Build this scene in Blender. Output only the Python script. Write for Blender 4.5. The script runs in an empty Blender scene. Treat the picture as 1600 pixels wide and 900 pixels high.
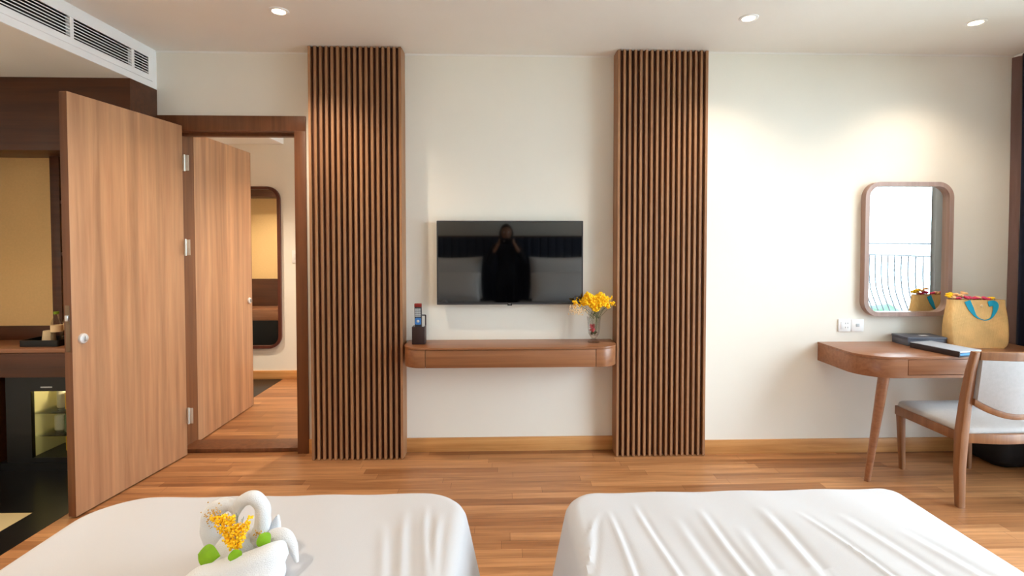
import bpy, bmesh, math, random
from mathutils import Vector, Matrix
random.seed(7)
sc = bpy.context.scene
C = sc.collection
PI = math.pi

# ---------------------------------------------------------------- camera, world, light, exposure
cam = bpy.data.cameras.new('camera'); camo = bpy.data.objects.new('camera', cam); C.objects.link(camo)
cam.sensor_width = 36; cam.lens = 814.9 / 1600 * 36
cam.shift_x = -13.76 / 1600; cam.shift_y = -(450 - 398.9) / 1600
cam.clip_start = 0.02; cam.clip_end = 300
camo.location = (0, -3.561, 1.441)
camo.rotation_euler = (PI / 2 - 0.027, 0, -0.032)
sc.camera = camo

sc.view_settings.view_transform = 'Standard'
sc.view_settings.look = 'None'
sc.view_settings.gamma = 1
sc.view_settings.use_curve_mapping = False
sc.view_settings.exposure = 0.27
sc.cycles.use_denoising = True
sc.cycles.max_bounces = 14; sc.cycles.diffuse_bounces = 8; sc.cycles.glossy_bounces = 6
sc.cycles.transmission_bounces = 8
sc.cycles.sample_clamp_indirect = 8

SKY = 13.5
w = bpy.data.worlds.new('sky'); sc.world = w; w.use_nodes = True
bgn = w.node_tree.nodes['Background']
bgn.inputs[0].default_value = (0.76, 0.87, 1.0, 1); bgn.inputs[1].default_value = SKY

def portal(name, loc, rot, sx, sy):
    l = bpy.data.lights.new(name, 'AREA'); l.shape = 'RECTANGLE'; l.size = sx; l.size_y = sy
    l.cycles.is_portal = True
    o = bpy.data.objects.new(name, l); C.objects.link(o); o.location = loc; o.rotation_euler = rot
portal('balcony_window_portal', (3.62, -1.95, 1.25), (0, PI / 2, 0), 2.5, 2.9)
portal('next_room_added_window_portal', (3.62, 1.07, 1.25), (0, PI / 2, 0), 2.3, 1.3)
DOWNLIGHT_W = 32
CORRIDOR_W = 65

# ---------------------------------------------------------------- colour and material helpers
def lin(v):
    v /= 255
    return v / 12.92 if v <= 0.04045 else ((v + 0.055) / 1.055) ** 2.4
def col(r, g, b): return (lin(r), lin(g), lin(b), 1)

def mat(name, c, rough=0.6, metal=0, spec=0.5, noise=0.0, nscale=40, bump=0.0, bscale=200, sheen=0.0, emit=None, es=0, trans=0, ior=1.45, coat=0):
    m = bpy.data.materials.new(name); m.use_nodes = True
    nt = m.node_tree; b = nt.nodes['Principled BSDF']
    b.inputs['Base Color'].default_value = c; b.inputs['Roughness'].default_value = rough
    b.inputs['Metallic'].default_value = metal; b.inputs['Specular IOR Level'].default_value = spec
    b.inputs['IOR'].default_value = ior; b.inputs['Transmission Weight'].default_value = trans
    b.inputs['Coat Weight'].default_value = coat; b.inputs['Sheen Weight'].default_value = sheen
    if emit: b.inputs['Emission Color'].default_value = emit; b.inputs['Emission Strength'].default_value = es
    tc = nt.nodes.new('ShaderNodeTexCoord')
    if noise:
        n = nt.nodes.new('ShaderNodeTexNoise'); n.inputs['Scale'].default_value = nscale; n.inputs['Detail'].default_value = 4
        nt.links.new(tc.outputs['Object'], n.inputs['Vector'])
        r = nt.nodes.new('ShaderNodeMapRange'); r.inputs['From Min'].default_value = .3; r.inputs['From Max'].default_value = .7
        r.inputs['To Min'].default_value = 1 - noise; r.inputs['To Max'].default_value = 1 + noise
        mx = nt.nodes.new('ShaderNodeVectorMath'); mx.operation = 'SCALE'; mx.inputs[0].default_value = c[:3]
        nt.links.new(n.outputs['Fac'], r.inputs['Value']); nt.links.new(r.outputs['Result'], mx.inputs['Scale'])
        nt.links.new(mx.outputs['Vector'], b.inputs['Base Color'])
    if bump:
        n2 = nt.nodes.new('ShaderNodeTexNoise'); n2.inputs['Scale'].default_value = bscale; n2.inputs['Detail'].default_value = 3
        nt.links.new(tc.outputs['Object'], n2.inputs['Vector'])
        bp = nt.nodes.new('ShaderNodeBump'); bp.inputs['Strength'].default_value = bump; bp.inputs['Distance'].default_value = 0.002
        nt.links.new(n2.outputs['Fac'], bp.inputs['Height']); nt.links.new(bp.outputs['Normal'], b.inputs['Normal'])
    return m

def wood(name, dark, light, grain='X', rough=0.4, band=0.0, fine=1.0, coat=0.0, bandw=0.07, spec=0.5):
    """veneer: noise stretched along the grain, plus soft bands across it"""
    m = bpy.data.materials.new(name); m.use_nodes = True
    nt = m.node_tree; b = nt.nodes['Principled BSDF']; N = nt.nodes.new; L = nt.links.new
    b.inputs['Roughness'].default_value = rough; b.inputs['Coat Weight'].default_value = coat; b.inputs['Specular IOR Level'].default_value = spec
    tc = N('ShaderNodeTexCoord'); mp = N('ShaderNodeMapping')
    s = [30 * fine, 30 * fine, 30 * fine]; s['XYZ'.index(grain)] = 1.3
    mp.inputs['Scale'].default_value = s; L(tc.outputs['Object'], mp.inputs['Vector'])
    n = N('ShaderNodeTexNoise'); n.inputs['Scale'].default_value = 1.0; n.inputs['Detail'].default_value = 6; n.inputs['Roughness'].default_value = .6; n.inputs['Distortion'].default_value = .4
    L(mp.outputs['Vector'], n.inputs['Vector'])
    cr = N('ShaderNodeValToRGB'); cr.color_ramp.elements[0].position = .3; cr.color_ramp.elements[1].position = .7
    cr.color_ramp.elements[0].color = dark; cr.color_ramp.elements[1].color = light
    L(n.outputs['Fac'], cr.inputs['Fac'])
    out = cr.outputs['Color']
    if band:
        mp2 = N('ShaderNodeMapping'); s2 = [1 / bandw] * 3; s2['XYZ'.index(grain)] = .35
        mp2.inputs['Scale'].default_value = s2; L(tc.outputs['Object'], mp2.inputs['Vector'])
        n2 = N('ShaderNodeTexNoise'); n2.inputs['Scale'].default_value = 1; n2.inputs['Detail'].default_value = 2
        L(mp2.outputs['Vector'], n2.inputs['Vector'])
        r = N('ShaderNodeMapRange'); r.inputs['From Min'].default_value = .3; r.inputs['From Max'].default_value = .7
        r.inputs['To Min'].default_value = 1 - band; r.inputs['To Max'].default_value = 1 + band
        L(n2.outputs['Fac'], r.inputs['Value'])
        mx = N('ShaderNodeVectorMath'); mx.operation = 'SCALE'; L(out, mx.inputs[0]); L(r.outputs['Result'], mx.inputs['Scale'])
        out = mx.outputs['Vector']
    L(out, b.inputs['Base Color'])
    bp = N('ShaderNodeBump'); bp.inputs['Strength'].default_value = .15; bp.inputs['Distance'].default_value = .001
    L(n.outputs['Fac'], bp.inputs['Height']); L(bp.outputs['Normal'], b.inputs['Normal'])
    return m

def floor_mat():
    m = bpy.data.materials.new('oak_strip_floor'); m.use_nodes = True
    nt = m.node_tree; b = nt.nodes['Principled BSDF']; N = nt.nodes.new; L = nt.links.new
    tc = N('ShaderNodeTexCoord')
    br = N('ShaderNodeTexBrick'); br.inputs['Scale'].default_value = 1
    br.offset = 0; br.offset_frequency = 2; br.inputs['Brick Width'].default_value = .83; br.inputs['Row Height'].default_value = .068
    br.inputs['Mortar Size'].default_value = .0009; br.inputs['Mortar Smooth'].default_value = .3; br.inputs['Bias'].default_value = .1
    br.inputs['Color1'].default_value = col(146, 96, 58); br.inputs['Color2'].default_value = col(190, 138, 94)
    br.inputs['Mortar'].default_value = col(104, 64, 38)
    sx = N('ShaderNodeSeparateXYZ'); L(tc.outputs['Object'], sx.inputs[0])
    dv = N('ShaderNodeMath'); dv.operation = 'DIVIDE'; dv.inputs[1].default_value = .068; L(sx.outputs['Y'], dv.inputs[0])
    fl = N('ShaderNodeMath'); fl.operation = 'FLOOR'; L(dv.outputs[0], fl.inputs[0])
    wn = N('ShaderNodeTexWhiteNoise'); wn.noise_dimensions = '1D'; L(fl.outputs[0], wn.inputs['W'])
    ad = N('ShaderNodeMath'); ad.operation = 'MULTIPLY_ADD'; ad.inputs[1].default_value = 3.1; L(wn.outputs['Value'], ad.inputs[0]); L(sx.outputs['X'], ad.inputs[2])
    cb = N('ShaderNodeCombineXYZ'); L(ad.outputs[0], cb.inputs['X']); L(sx.outputs['Y'], cb.inputs['Y']); L(cb.outputs[0], br.inputs['Vector'])
    mp = N('ShaderNodeMapping'); mp.inputs['Scale'].default_value = (1.6, 34, 1); L(tc.outputs['Object'], mp.inputs['Vector'])
    n = N('ShaderNodeTexNoise'); n.inputs['Scale'].default_value = 1; n.inputs['Detail'].default_value = 7; n.inputs['Roughness'].default_value = .62; n.inputs['Distortion'].default_value = .7
    L(mp.outputs['Vector'], n.inputs['Vector'])
    cr = N('ShaderNodeValToRGB'); cr.color_ramp.elements[0].position = .32; cr.color_ramp.elements[1].position = .68
    cr.color_ramp.elements[0].color = (.62, .55, .48, 1); cr.color_ramp.elements[1].color = (1.12, 1.1, 1.05, 1)
    L(n.outputs['Fac'], cr.inputs['Fac'])
    mx = N('ShaderNodeVectorMath'); mx.operation = 'MULTIPLY'; L(br.outputs['Color'], mx.inputs[0]); L(cr.outputs['Color'], mx.inputs[1])
    L(mx.outputs['Vector'], b.inputs['Base Color'])
    b.inputs['Roughness'].default_value = .36
    return m

def noisy_paint(name, c, rough=.75): return mat(name, c, rough, noise=.012, nscale=3, bump=.12, bscale=260)

M = {}
M['wall'] = noisy_paint('cream_paint', col(233, 229, 219))
M['ceil'] = noisy_paint('ceiling_paint', col(236, 234, 229))
M['white'] = mat('white_board', col(240, 240, 240), .5)
M['floor'] = floor_mat()
M['base'] = wood('baseboard_oak', col(184, 126, 70), col(218, 164, 104), 'X', .45)
M['slat'] = wood('walnut_slats', col(136, 94, 64), col(168, 122, 84), 'Z', .5, band=.12)
M['slatback'] = wood('walnut_backing', col(70, 34, 16), col(92, 50, 28), 'Z', .6)
M['doorw'] = wood('door_veneer', col(170, 122, 88), col(200, 152, 112), 'Z', .42, band=.16, bandw=.06, fine=.8)
M['frame'] = wood('door_frame_wood', col(96, 56, 30), col(124, 76, 44), 'Z', .45)
M['shelfw'] = wood('shelf_veneer', col(128, 82, 52), col(156, 104, 68), 'X', .33, fine=1.6)
M['deskw'] = wood('desk_veneer', col(134, 88, 60), col(160, 110, 78), 'X', .3, fine=1.6)
M['chairw'] = wood('chair_wood', col(120, 78, 48), col(150, 102, 66), 'Z', .35)
M['darkw'] = wood('dark_cabinet_wood', col(66, 34, 16), col(88, 48, 25), 'X', .4)
M['beige'] = mat('beige_fabric_panel', col(224, 190, 136), .8, noise=.03, nscale=80)
M['metal'] = mat('brushed_steel', col(205, 205, 205), .28, metal=1)
M['hinge'] = mat('satin_hinge_steel', col(215, 214, 205), .4, metal=.6)
M['black'] = mat('black_plastic', col(14, 14, 15), .35)
M['bezel'] = mat('grey_bezel', col(52, 52, 56), .4)
M['screen'] = mat('glossy_screen', col(3, 3, 4), .04, ior=1.75)
M['mirror'] = mat('mirror_silver', col(242, 246, 244), .01, metal=1)
M['mframe'] = wood('mirror_frame_wood', col(148, 120, 110), col(172, 144, 132), 'Z', .4)
M['mframe2'] = wood('dark_mirror_frame', col(72, 34, 26), col(96, 50, 38), 'Z', .4)
M['marble'] = mat('black_marble', col(14, 13, 13), .28, noise=.5, nscale=6)
M['tile'] = mat('cream_tile', col(206, 186, 140), .3, noise=.04, nscale=8)
M['linen'] = mat('white_linen', col(202, 202, 206), .8, sheen=.05, bump=.2, bscale=600)
M['pillow'] = mat('white_pillow_cotton', col(236, 234, 232), .85, bump=.2, bscale=500)
M['towel'] = mat('white_terry', col(228, 230, 234), .95, sheen=.2, bump=.9, bscale=450)
M['yellow'] = mat('yellow_petals', col(255, 206, 20), .6, noise=.15, nscale=90)
M['pale'] = mat('pale_blossom', col(240, 214, 170), .7)
M['leaf'] = mat('fresh_leaf', col(128, 176, 20), .45, noise=.1, nscale=60)
M['stem'] = mat('green_stem', col(70, 96, 40), .6)
M['glass'] = mat('clear_glass', (1, 1, 1, 1), .02, trans=1, ior=1.45)
def thin_glass(m):
    nt = m.node_tree; L = nt.links.new; b = nt.nodes['Principled BSDF']; t = nt.nodes.new('ShaderNodeBsdfTransparent'); mx = nt.nodes.new('ShaderNodeMixShader'); mx.inputs[0].default_value = .26
    L(t.outputs[0], mx.inputs[1]); L(b.outputs[0], mx.inputs[2]); L(mx.outputs[0], nt.nodes['Material Output'].inputs[0])
thin_glass(M['glass'])
M['seatf'] = mat('grey_upholstery', col(178, 176, 176), .9, sheen=.3, bump=.5, bscale=500, noise=.04, nscale=60)
M['wicker'] = None
M['teal'] = mat('teal_strap', col(0, 160, 196), .6)
M['box'] = mat('charcoal_leatherette', col(88, 90, 102), .5, bump=.3, bscale=300)
M['book'] = mat('dark_brown_leatherette', col(44, 34, 36), .5, bump=.3, bscale=300)
M['paper'] = mat('pale_grey_card', col(172, 178, 190), .6)
M['blue'] = mat('blue_print', col(80, 150, 205), .5)
M['navy'] = mat('navy_print', col(20, 40, 90), .5)
M['curt1'] = mat('taupe_curtain_cloth', col(158, 128, 122), .9, sheen=.2, bump=.3, bscale=400)
M['curt3'] = mat('grey_brown_curtain_cloth', col(142, 136, 132), .9, sheen=.2, bump=.3, bscale=400)
M['curt2'] = mat('navy_curtain_cloth', col(34, 40, 66), .9, sheen=.2, bump=.3, bscale=400)
M['remotew'] = mat('dark_brown_leather', col(48, 30, 28), .5, bump=.4, bscale=300)
M['red'] = mat('red_plastic', col(130, 36, 30), .4)
M['keys'] = mat('pale_keys', col(190, 196, 200), .5)
M['bluekey'] = mat('blue_keys', col(60, 120, 190), .5)
M['bulb'] = mat('lit_lamp_lens', (1, .9, .7, 1), .3, emit=(1, .78, .48, 1), es=22)
M['railing'] = mat('painted_iron', col(62, 62, 68), .5)
M['concrete'] = mat('balcony_concrete', col(222, 222, 220), .8, noise=.05)
M['tree'] = mat('tree_foliage', col(62, 92, 66), .9, noise=.25, nscale=2)
M['bark'] = mat('tree_bark', col(96, 80, 64), .9)
M['pale_ground'] = mat('pale_bounce_ground', col(206, 210, 204), .9, noise=.06, nscale=.3)  # ground made pale so it bounces skylight up to the ceiling
M['slate'] = mat('slate_blue_headboard', col(34, 44, 62), .7, bump=.3, bscale=300)
M['blackcloth'] = mat('black_cloth', col(16, 16, 20), .85, bump=.4, bscale=400)
M['jeans'] = mat('dark_trousers', col(18, 19, 26), .85)
M['skin'] = mat('skin_tone', col(176, 128, 100), .5)
M['hair'] = mat('black_hair', col(14, 11, 10), .5)

def wicker():
    m = bpy.data.materials.new('woven_straw'); m.use_nodes = True
    nt = m.node_tree; b = nt.nodes['Principled BSDF']; N = nt.nodes.new; L = nt.links.new
    tc = N('ShaderNodeTexCoord'); mp = N('ShaderNodeMapping'); mp.inputs['Rotation'].default_value = (0, math.radians(45), 0)
    L(tc.outputs['Object'], mp.inputs['Vector'])
    ck = N('ShaderNodeTexChecker'); ck.inputs['Scale'].default_value = 170
    ck.inputs['Color1'].default_value = col(242, 200, 134); ck.inputs['Color2'].default_value = col(230, 184, 116)
    L(mp.outputs['Vector'], ck.inputs['Vector'])
    n = N('ShaderNodeTexNoise'); n.inputs['Scale'].default_value = 9; L(tc.outputs['Object'], n.inputs['Vector'])
    r = N('ShaderNodeMapRange'); r.inputs['From Min'].default_value = .3; r.inputs['From Max'].default_value = .7; r.inputs['To Min'].default_value = .85; r.inputs['To Max'].default_value = 1.12
    L(n.outputs['Fac'], r.inputs['Value'])
    mx = N('ShaderNodeVectorMath'); mx.operation = 'SCALE'; L(ck.outputs['Color'], mx.inputs[0]); L(r.outputs['Result'], mx.inputs['Scale'])
    L(mx.outputs['Vector'], b.inputs['Base Color']); b.inputs['Roughness'].default_value = .7
    bp = N('ShaderNodeBump'); bp.inputs['Strength'].default_value = .4; bp.inputs['Distance'].default_value = .002
    L(ck.outputs['Fac'], bp.inputs['Height']); L(bp.outputs['Normal'], b.inputs['Normal'])
    return m
M['wicker'] = wicker()

# ---------------------------------------------------------------- geometry helpers (all in world coordinates)
def nb(): return bmesh.new()
def xf(verts, mtx):
    for v in verts: v.co = mtx @ v.co
def box(bm, x0, x1, y0, y1, z0, z1, bev=0.0, mtx=None, seg=2):
    r = bmesh.ops.create_cube(bm, size=1)['verts']
    for v in r: v.co = Vector(((x0 + x1) / 2 + v.co.x * (x1 - x0), (y0 + y1) / 2 + v.co.y * (y1 - y0), (z0 + z1) / 2 + v.co.z * (z1 - z0)))
    if bev:
        es = list({e for v in r for e in v.link_edges})
        rr = bmesh.ops.bevel(bm, geom=es, offset=bev, segments=seg, profile=.5, affect='EDGES')
        r = list({v for v in rr['verts']} | {v for v in r if v.is_valid})
    if mtx: xf(r, mtx)
    return bm
def rrect(x0, x1, y0, y1, rad, n=8):
    """counter-clockwise outline; rad = (bl, br, tr, tl)"""
    if not isinstance(rad, (tuple, list)): rad = (rad,) * 4
    out = []
    for (cx, cy, sx, sy, a0), r in zip(((x0, y0, 1, 1, PI), (x1, y0, -1, 1, 1.5 * PI), (x1, y1, -1, -1, 0), (x0, y1, 1, -1, .5 * PI)), rad):
        if r <= 1e-6: out.append((cx, cy)); continue
        for i in range(n + 1):
            a = a0 + i / n * PI / 2
            out.append((cx + sx * r + r * math.cos(a), cy + sy * r + r * math.sin(a)))
    return out
def prism(bm, pts, d0, d1, axis='Z', bev=0.0):
    """extrude outline along axis; pts are (x,y) for Z, (x,z) for Y, (y,z) for X"""
    def P(p, d): return {'Z': (p[0], p[1], d), 'Y': (p[0], d, p[1]), 'X': (d, p[0], p[1])}[axis]
    a = [bm.verts.new(P(p, d0)) for p in pts]; b = [bm.verts.new(P(p, d1)) for p in pts]
    n = len(pts); fs = [bm.faces.new(a), bm.faces.new(b)]
    for i in range(n): fs.append(bm.faces.new((a[i], a[(i + 1) % n], b[(i + 1) % n], b[i])))
    bmesh.ops.recalc_face_normals(bm, faces=fs)
    if bev:
        es = [e for e in set(fs[0].edges) | set(fs[1].edges)]
        bmesh.ops.bevel(bm, geom=es, offset=bev, segments=2, profile=.5, affect='EDGES')
    return bm
def ringed(bm, outer, inner, d0, d1, axis='Y'):
    def P(p, d): return {'Z': (p[0], p[1], d), 'Y': (p[0], d, p[1]), 'X': (d, p[0], p[1])}[axis]
    n = len(outer); V = [[bm.verts.new(P(p, d)) for p in o] for o in (outer, inner) for d in (d0, d1)]
    o0, o1, i0, i1 = V; fs = []
    for i in range(n):
        j = (i + 1) % n
        for q in ((o0[i], o0[j], o1[j], o1[i]), (i0[i], i1[i], i1[j], i0[j]), (o0[i], i0[i], i0[j], o0[j]), (o1[i], o1[j], i1[j], i1[i])): fs.append(bm.faces.new(q))
    bmesh.ops.recalc_face_normals(bm, faces=fs)
    return bm
def tube(bm, pts, rad, seg=12, cap=True, squash=None):
    pts = [Vector(p) for p in pts]; n = len(pts)
    if not isinstance(rad, (list, tuple)): rad = [rad] * n
    prev = None; rings = []
    for i, p in enumerate(pts):
        t = (pts[min(i + 1, n - 1)] - pts[max(i - 1, 0)]).normalized()
        if prev is None:
            u = t.orthogonal().normalized()
            if abs(t.y) < .9: u = Vector((0, 1, 0)) - t * t.y; u.normalize()
        else:
            u = prev - t * prev.dot(t); u.normalize()
        prev = u; v = t.cross(u)
        sq = squash or 1
        rings.append([bm.verts.new(p + (u * math.cos(a) * sq + v * math.sin(a)) * rad[i]) for a in [2 * PI * k / seg for k in range(seg)]])
    fs = []
    for a, b in zip(rings, rings[1:]):
        for k in range(seg): fs.append(bm.faces.new((a[k], a[(k + 1) % seg], b[(k + 1) % seg], b[k])))
    if cap: fs.append(bm.faces.new(rings[0])); fs.append(bm.faces.new(rings[-1]))
    bmesh.ops.recalc_face_normals(bm, faces=fs)
    return bm
def catmull(pts, n=6):
    P = [Vector(p) for p in pts]; P = [P[0]] + P + [P[-1]]; out = []
    for i in range(1, len(P) - 2):
        for k in range(n):
            t = k / n; a, b, c, d = P[i - 1:i + 3]
            out.append(.5 * ((2 * b) + (c - a) * t + (2 * a - 5 * b + 4 * c - d) * t * t + (3 * b - a - 3 * c + d) * t ** 3))
    out.append(P[-2]); return out
def lerpl(vals, n):
    out = []
    m = len(vals) - 1
    for i in range(n):
        t = i / (n - 1) * m; k = min(int(t), m - 1); out.append(vals[k] + (vals[k + 1] - vals[k]) * (t - k))
    return out
def lathe(bm, prof, c, seg=32, axis='Z'):
    rings = []
    for r, h in prof:
        ring = []
        for k in range(seg):
            a = 2 * PI * k / seg; p = (r * math.cos(a), r * math.sin(a))
            if axis == 'Z': q = (c[0] + p[0], c[1] + p[1], c[2] + h)
            elif axis == 'Y': q = (c[0] + p[0], c[1] + h, c[2] + p[1])
            else: q = (c[0] + h, c[1] + p[0], c[2] + p[1])
            ring.append(bm.verts.new(q))
        rings.append(ring)
    fs = []
    for a, b in zip(rings, rings[1:]):
        for k in range(seg): fs.append(bm.faces.new((a[k], a[(k + 1) % seg], b[(k + 1) % seg], b[k])))
    if prof[0][0] > 1e-5: fs.append(bm.faces.new(rings[0]))
    if prof[-1][0] > 1e-5: fs.append(bm.faces.new(rings[-1]))
    bmesh.ops.remove_doubles(bm, verts=[v for r in rings for v in r], dist=1e-6)
    bmesh.ops.recalc_face_normals(bm, faces=[f for f in bm.faces])
    return bm
def ball(bm, c, r, sub=1, sc_=(1, 1, 1)):
    v = bmesh.ops.create_icosphere(bm, subdivisions=sub, radius=r)['verts']
    for q in v: q.co = Vector((c[0] + q.co.x * sc_[0], c[1] + q.co.y * sc_[1], c[2] + q.co.z * sc_[2]))
    return bm

def world_of(o):
    m = Matrix.Identity(4)
    if o.parent: m = world_of(o.parent) @ o.matrix_parent_inverse
    return m @ Matrix.LocRotScale(o.location, o.rotation_euler, o.scale)
def tag(o, label=None, cat=None, group=None, kind=None):
    if label: o['label'] = label
    if cat: o['category'] = cat
    if group: o['group'] = group
    if kind: o['kind'] = kind
    return o
def obj(name, bm, m, parent=None, smooth=True, label=None):
    me = bpy.data.meshes.new(name); bm.normal_update(); bm.to_mesh(me); bm.free()
    me.materials.append(m)
    o = bpy.data.objects.new(name, me); C.objects.link(o)
    if smooth:
        for p in me.polygons: p.use_smooth = True
        try: me.set_sharp_from_angle(angle=math.radians(38))
        except Exception: pass
    if parent:
        o.parent = parent; o.matrix_parent_inverse = world_of(parent).inverted()
    if label: o['label'] = label
    return o
def thing(name, label, cat, loc, group=None):
    o = bpy.data.objects.new(name, None); C.objects.link(o); o.location = loc; o.empty_display_size = .05
    return tag(o, label, cat, group)
def struct(name, bm, m, parent=None, **k):
    o = obj(name, bm, m, parent, **k)
    if not parent: o['kind'] = 'structure'
    return o
def bx(*a, **k): return box(nb(), *a, **k)
def copy_tree(o, parent=None):
    c = o.copy(); C.objects.link(c)
    if parent: c.parent = parent
    for ch in list(o.children): copy_tree(ch, c)
    return c

# ---------------------------------------------------------------- the setting
H = 2.7; XR = 3.52; XL = -3.65; YB = -4.22; BH = 2.445; BX = -2.30
# floor of both rooms (timber), entry tiles and marble strips at the left
bm = nb(); box(bm, -2.31, XR, YB, 1.95, -.06, 0)
struct('floor', bm, M['floor'])
bm = nb(); box(bm, XL, -2.50, YB, -.75, -.06, .001)
struct('floor_entry_tiles', bm, M['tile'])
bm = nb(); box(bm, -2.50, -2.31, YB, -.75, -.06, .002); box(bm, XL, -2.31, -.75, .0, -.06, .002)
struct('floor_marble_strip', bm, M['marble'])
bm = nb(); box(bm, XL, -2.31, .0, 1.95, -.06, .001)
struct('floor_next_room_marble', bm, M['marble'])
# ceilings
struct('ceiling', bx(XL, XR + .1, YB, 2.0, H, H + .08), M['ceil'])
struct('ceiling_entry', bx(XL, BX - .012, YB, 2.0, BH, BH + .03), M['ceil'])
# boxed bulkhead face with a gap for the air vent
bm = nb(); VY0, VY1, VZ0, VZ1 = -1.62, -.065, 2.505, 2.645
box(bm, BX - .012, BX, YB, VY0, BH, H); box(bm, BX - .012, BX, VY1, 0, BH, H)
box(bm, BX - .012, BX, VY0, VY1, BH, VZ0); box(bm, BX - .012, BX, VY0, VY1, VZ1, H)
struct('trim_1', bm, M['white'], smooth=False)
struct('trim_2', bx(BX - .012, BX + .02, .2, 1.94, BH, H), M['white'])
# front wall: two door jamb sides, above the door, between the panels, and the thicker right stretch
OX0, OX1, OZ = -2.188, -1.40, 2.175
bm = nb(); box(bm, BX, OX0 - .02, 0, .2, 0, H); box(bm, OX0 - .02, OX1 + .02, 0, .2, OZ + .02, H); box(bm, OX1 + .02, XR + .1, 0, .2, 0, H)
box(bm, XL, BX, .08, .2, 0, H)
struct('wall_front', bm, M['wall'])
struct('wall_front_right', bx(1.33, XR + .1, -.1, -.001, 0, H), M['wall'])
struct('wall_left', bx(XL - .1, XL, YB, 2.0, 0, H), M['wall'])
struct('wall_back', bx(XL, XR + .1, YB - .1, YB, 0, H), M['wall'])
struct('wall_next_room', bx(XL, XR + .1, 1.94, 2.04, 0, H), M['wall'])
bm = nb()
box(bm, XR, XR + .12, YB, -3.45, 0, H); box(bm, XR, XR + .12, -.45, .35, 0, H); box(bm, XR, XR + .12, 1.75, 2.0, 0, H)
box(bm, XR, XR + .12, -3.45, -.45, 2.5, H); box(bm, XR, XR + .12, .35, 1.75, 2.4, H)
struct('wall_right', bm, M['wall'])
# shadow line where wall meets ceiling
bm = nb(); box(bm, BX, 1.33, -.004, 0, H - .012, H); box(bm, 1.33, XR, -.104, -.1, H - .012, H)
struct('trim_3', bm, M['ceil'])
# baseboards
struct('baseboard_front', bx(-.665, .747, -.015, 0, 0, .095, .002), M['base'])
struct('baseboard_right', bx(1.345, XR, -.115, -.1, 0, .095, .002), M['base'])
struct('baseboard_next_room', bx(XL, XR, 1.925, 1.94, 0, .09, .002), M['base'])
struct('baseboard_left', bx(-1.33, -1.262, -.012, 0, 0, .095, .001), M['base'])

# balcony doors in the right wall: frame, mullion, panes
def window(n, y0, y1, z1, mull):
    bm = nb(); x0, x1 = XR + .03, XR + .08
    box(bm, x0, x1, y0, y0 + .05, 0, z1); box(bm, x0, x1, y1 - .05, y1, 0, z1)
    box(bm, x0, x1, y0 + .05, y1 - .05, z1 - .05, z1); box(bm, x0, x1, y0 + .05, y1 - .05, 0, .05)
    for y in mull: box(bm, x0, x1, y - .03, y + .03, .05, z1 - .05)
    f = struct('window_%d' % n, bm, M['white'])
    obj('pane', bx(XR + .053, XR + .057, y0 + .05, y1 - .05, .05, z1 - .05), M['pane'], f, smooth=False)
def pane_mat():
    m = bpy.data.materials.new('window_glass'); m.use_nodes = True; nt = m.node_tree; nt.nodes.remove(nt.nodes['Principled BSDF'])
    N = nt.nodes.new; L = nt.links.new
    t = N('ShaderNodeBsdfTransparent'); t.inputs[0].default_value = (.94, .97, .96, 1); g = N('ShaderNodeBsdfGlossy'); g.inputs['Roughness'].default_value = .02
    fr = N('ShaderNodeFresnel'); fr.inputs[0].default_value = 1.2; mx = N('ShaderNodeMixShader')
    L(fr.outputs[0], mx.inputs[0]); L(t.outputs[0], mx.inputs[1]); L(g.outputs[0], mx.inputs[2]); L(mx.outputs[0], nt.nodes['Material Output'].inputs[0])
    return m
M['pane'] = pane_mat()
window(1, -3.45, -.45, 2.5, (-2.9,))
window(2, .35, 1.75, 2.4, (1.05,))  # unseen window, added to let daylight into the next room

# door frame set in the wall, with threshold board
bm = nb()
box(bm, OX0 - .02, OX0, 0, .2, 0, OZ); box(bm, OX1, OX1 + .02, 0, .2, 0, OZ); box(bm, OX0 - .02, OX1 + .02, 0, .2, OZ, OZ + .02)
for y0, y1 in ((-.016, 0), (.2, .216)):
    box(bm, -2.297 if y0 < 0 else OX0 - .08, OX0 - .0, y0, y1, 0, OZ, .002); box(bm, OX1, -1.325, y0, y1, 0, OZ, .002)
    box(bm, -2.297 if y0 < 0 else OX0 - .08, -1.325, y0, y1, OZ, 2.275, .002)
box(bm, OX0, OX1, .07, .11, OZ - .018, OZ); box(bm, OX1 - .015, OX1, .07, .11, 0, OZ - .018)
struct('door_frame', bm, M['frame'])
struct('door_threshold', bx(OX0 - .0, OX1, .018, .19, 0, .028, .003), M['frame'])

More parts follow.
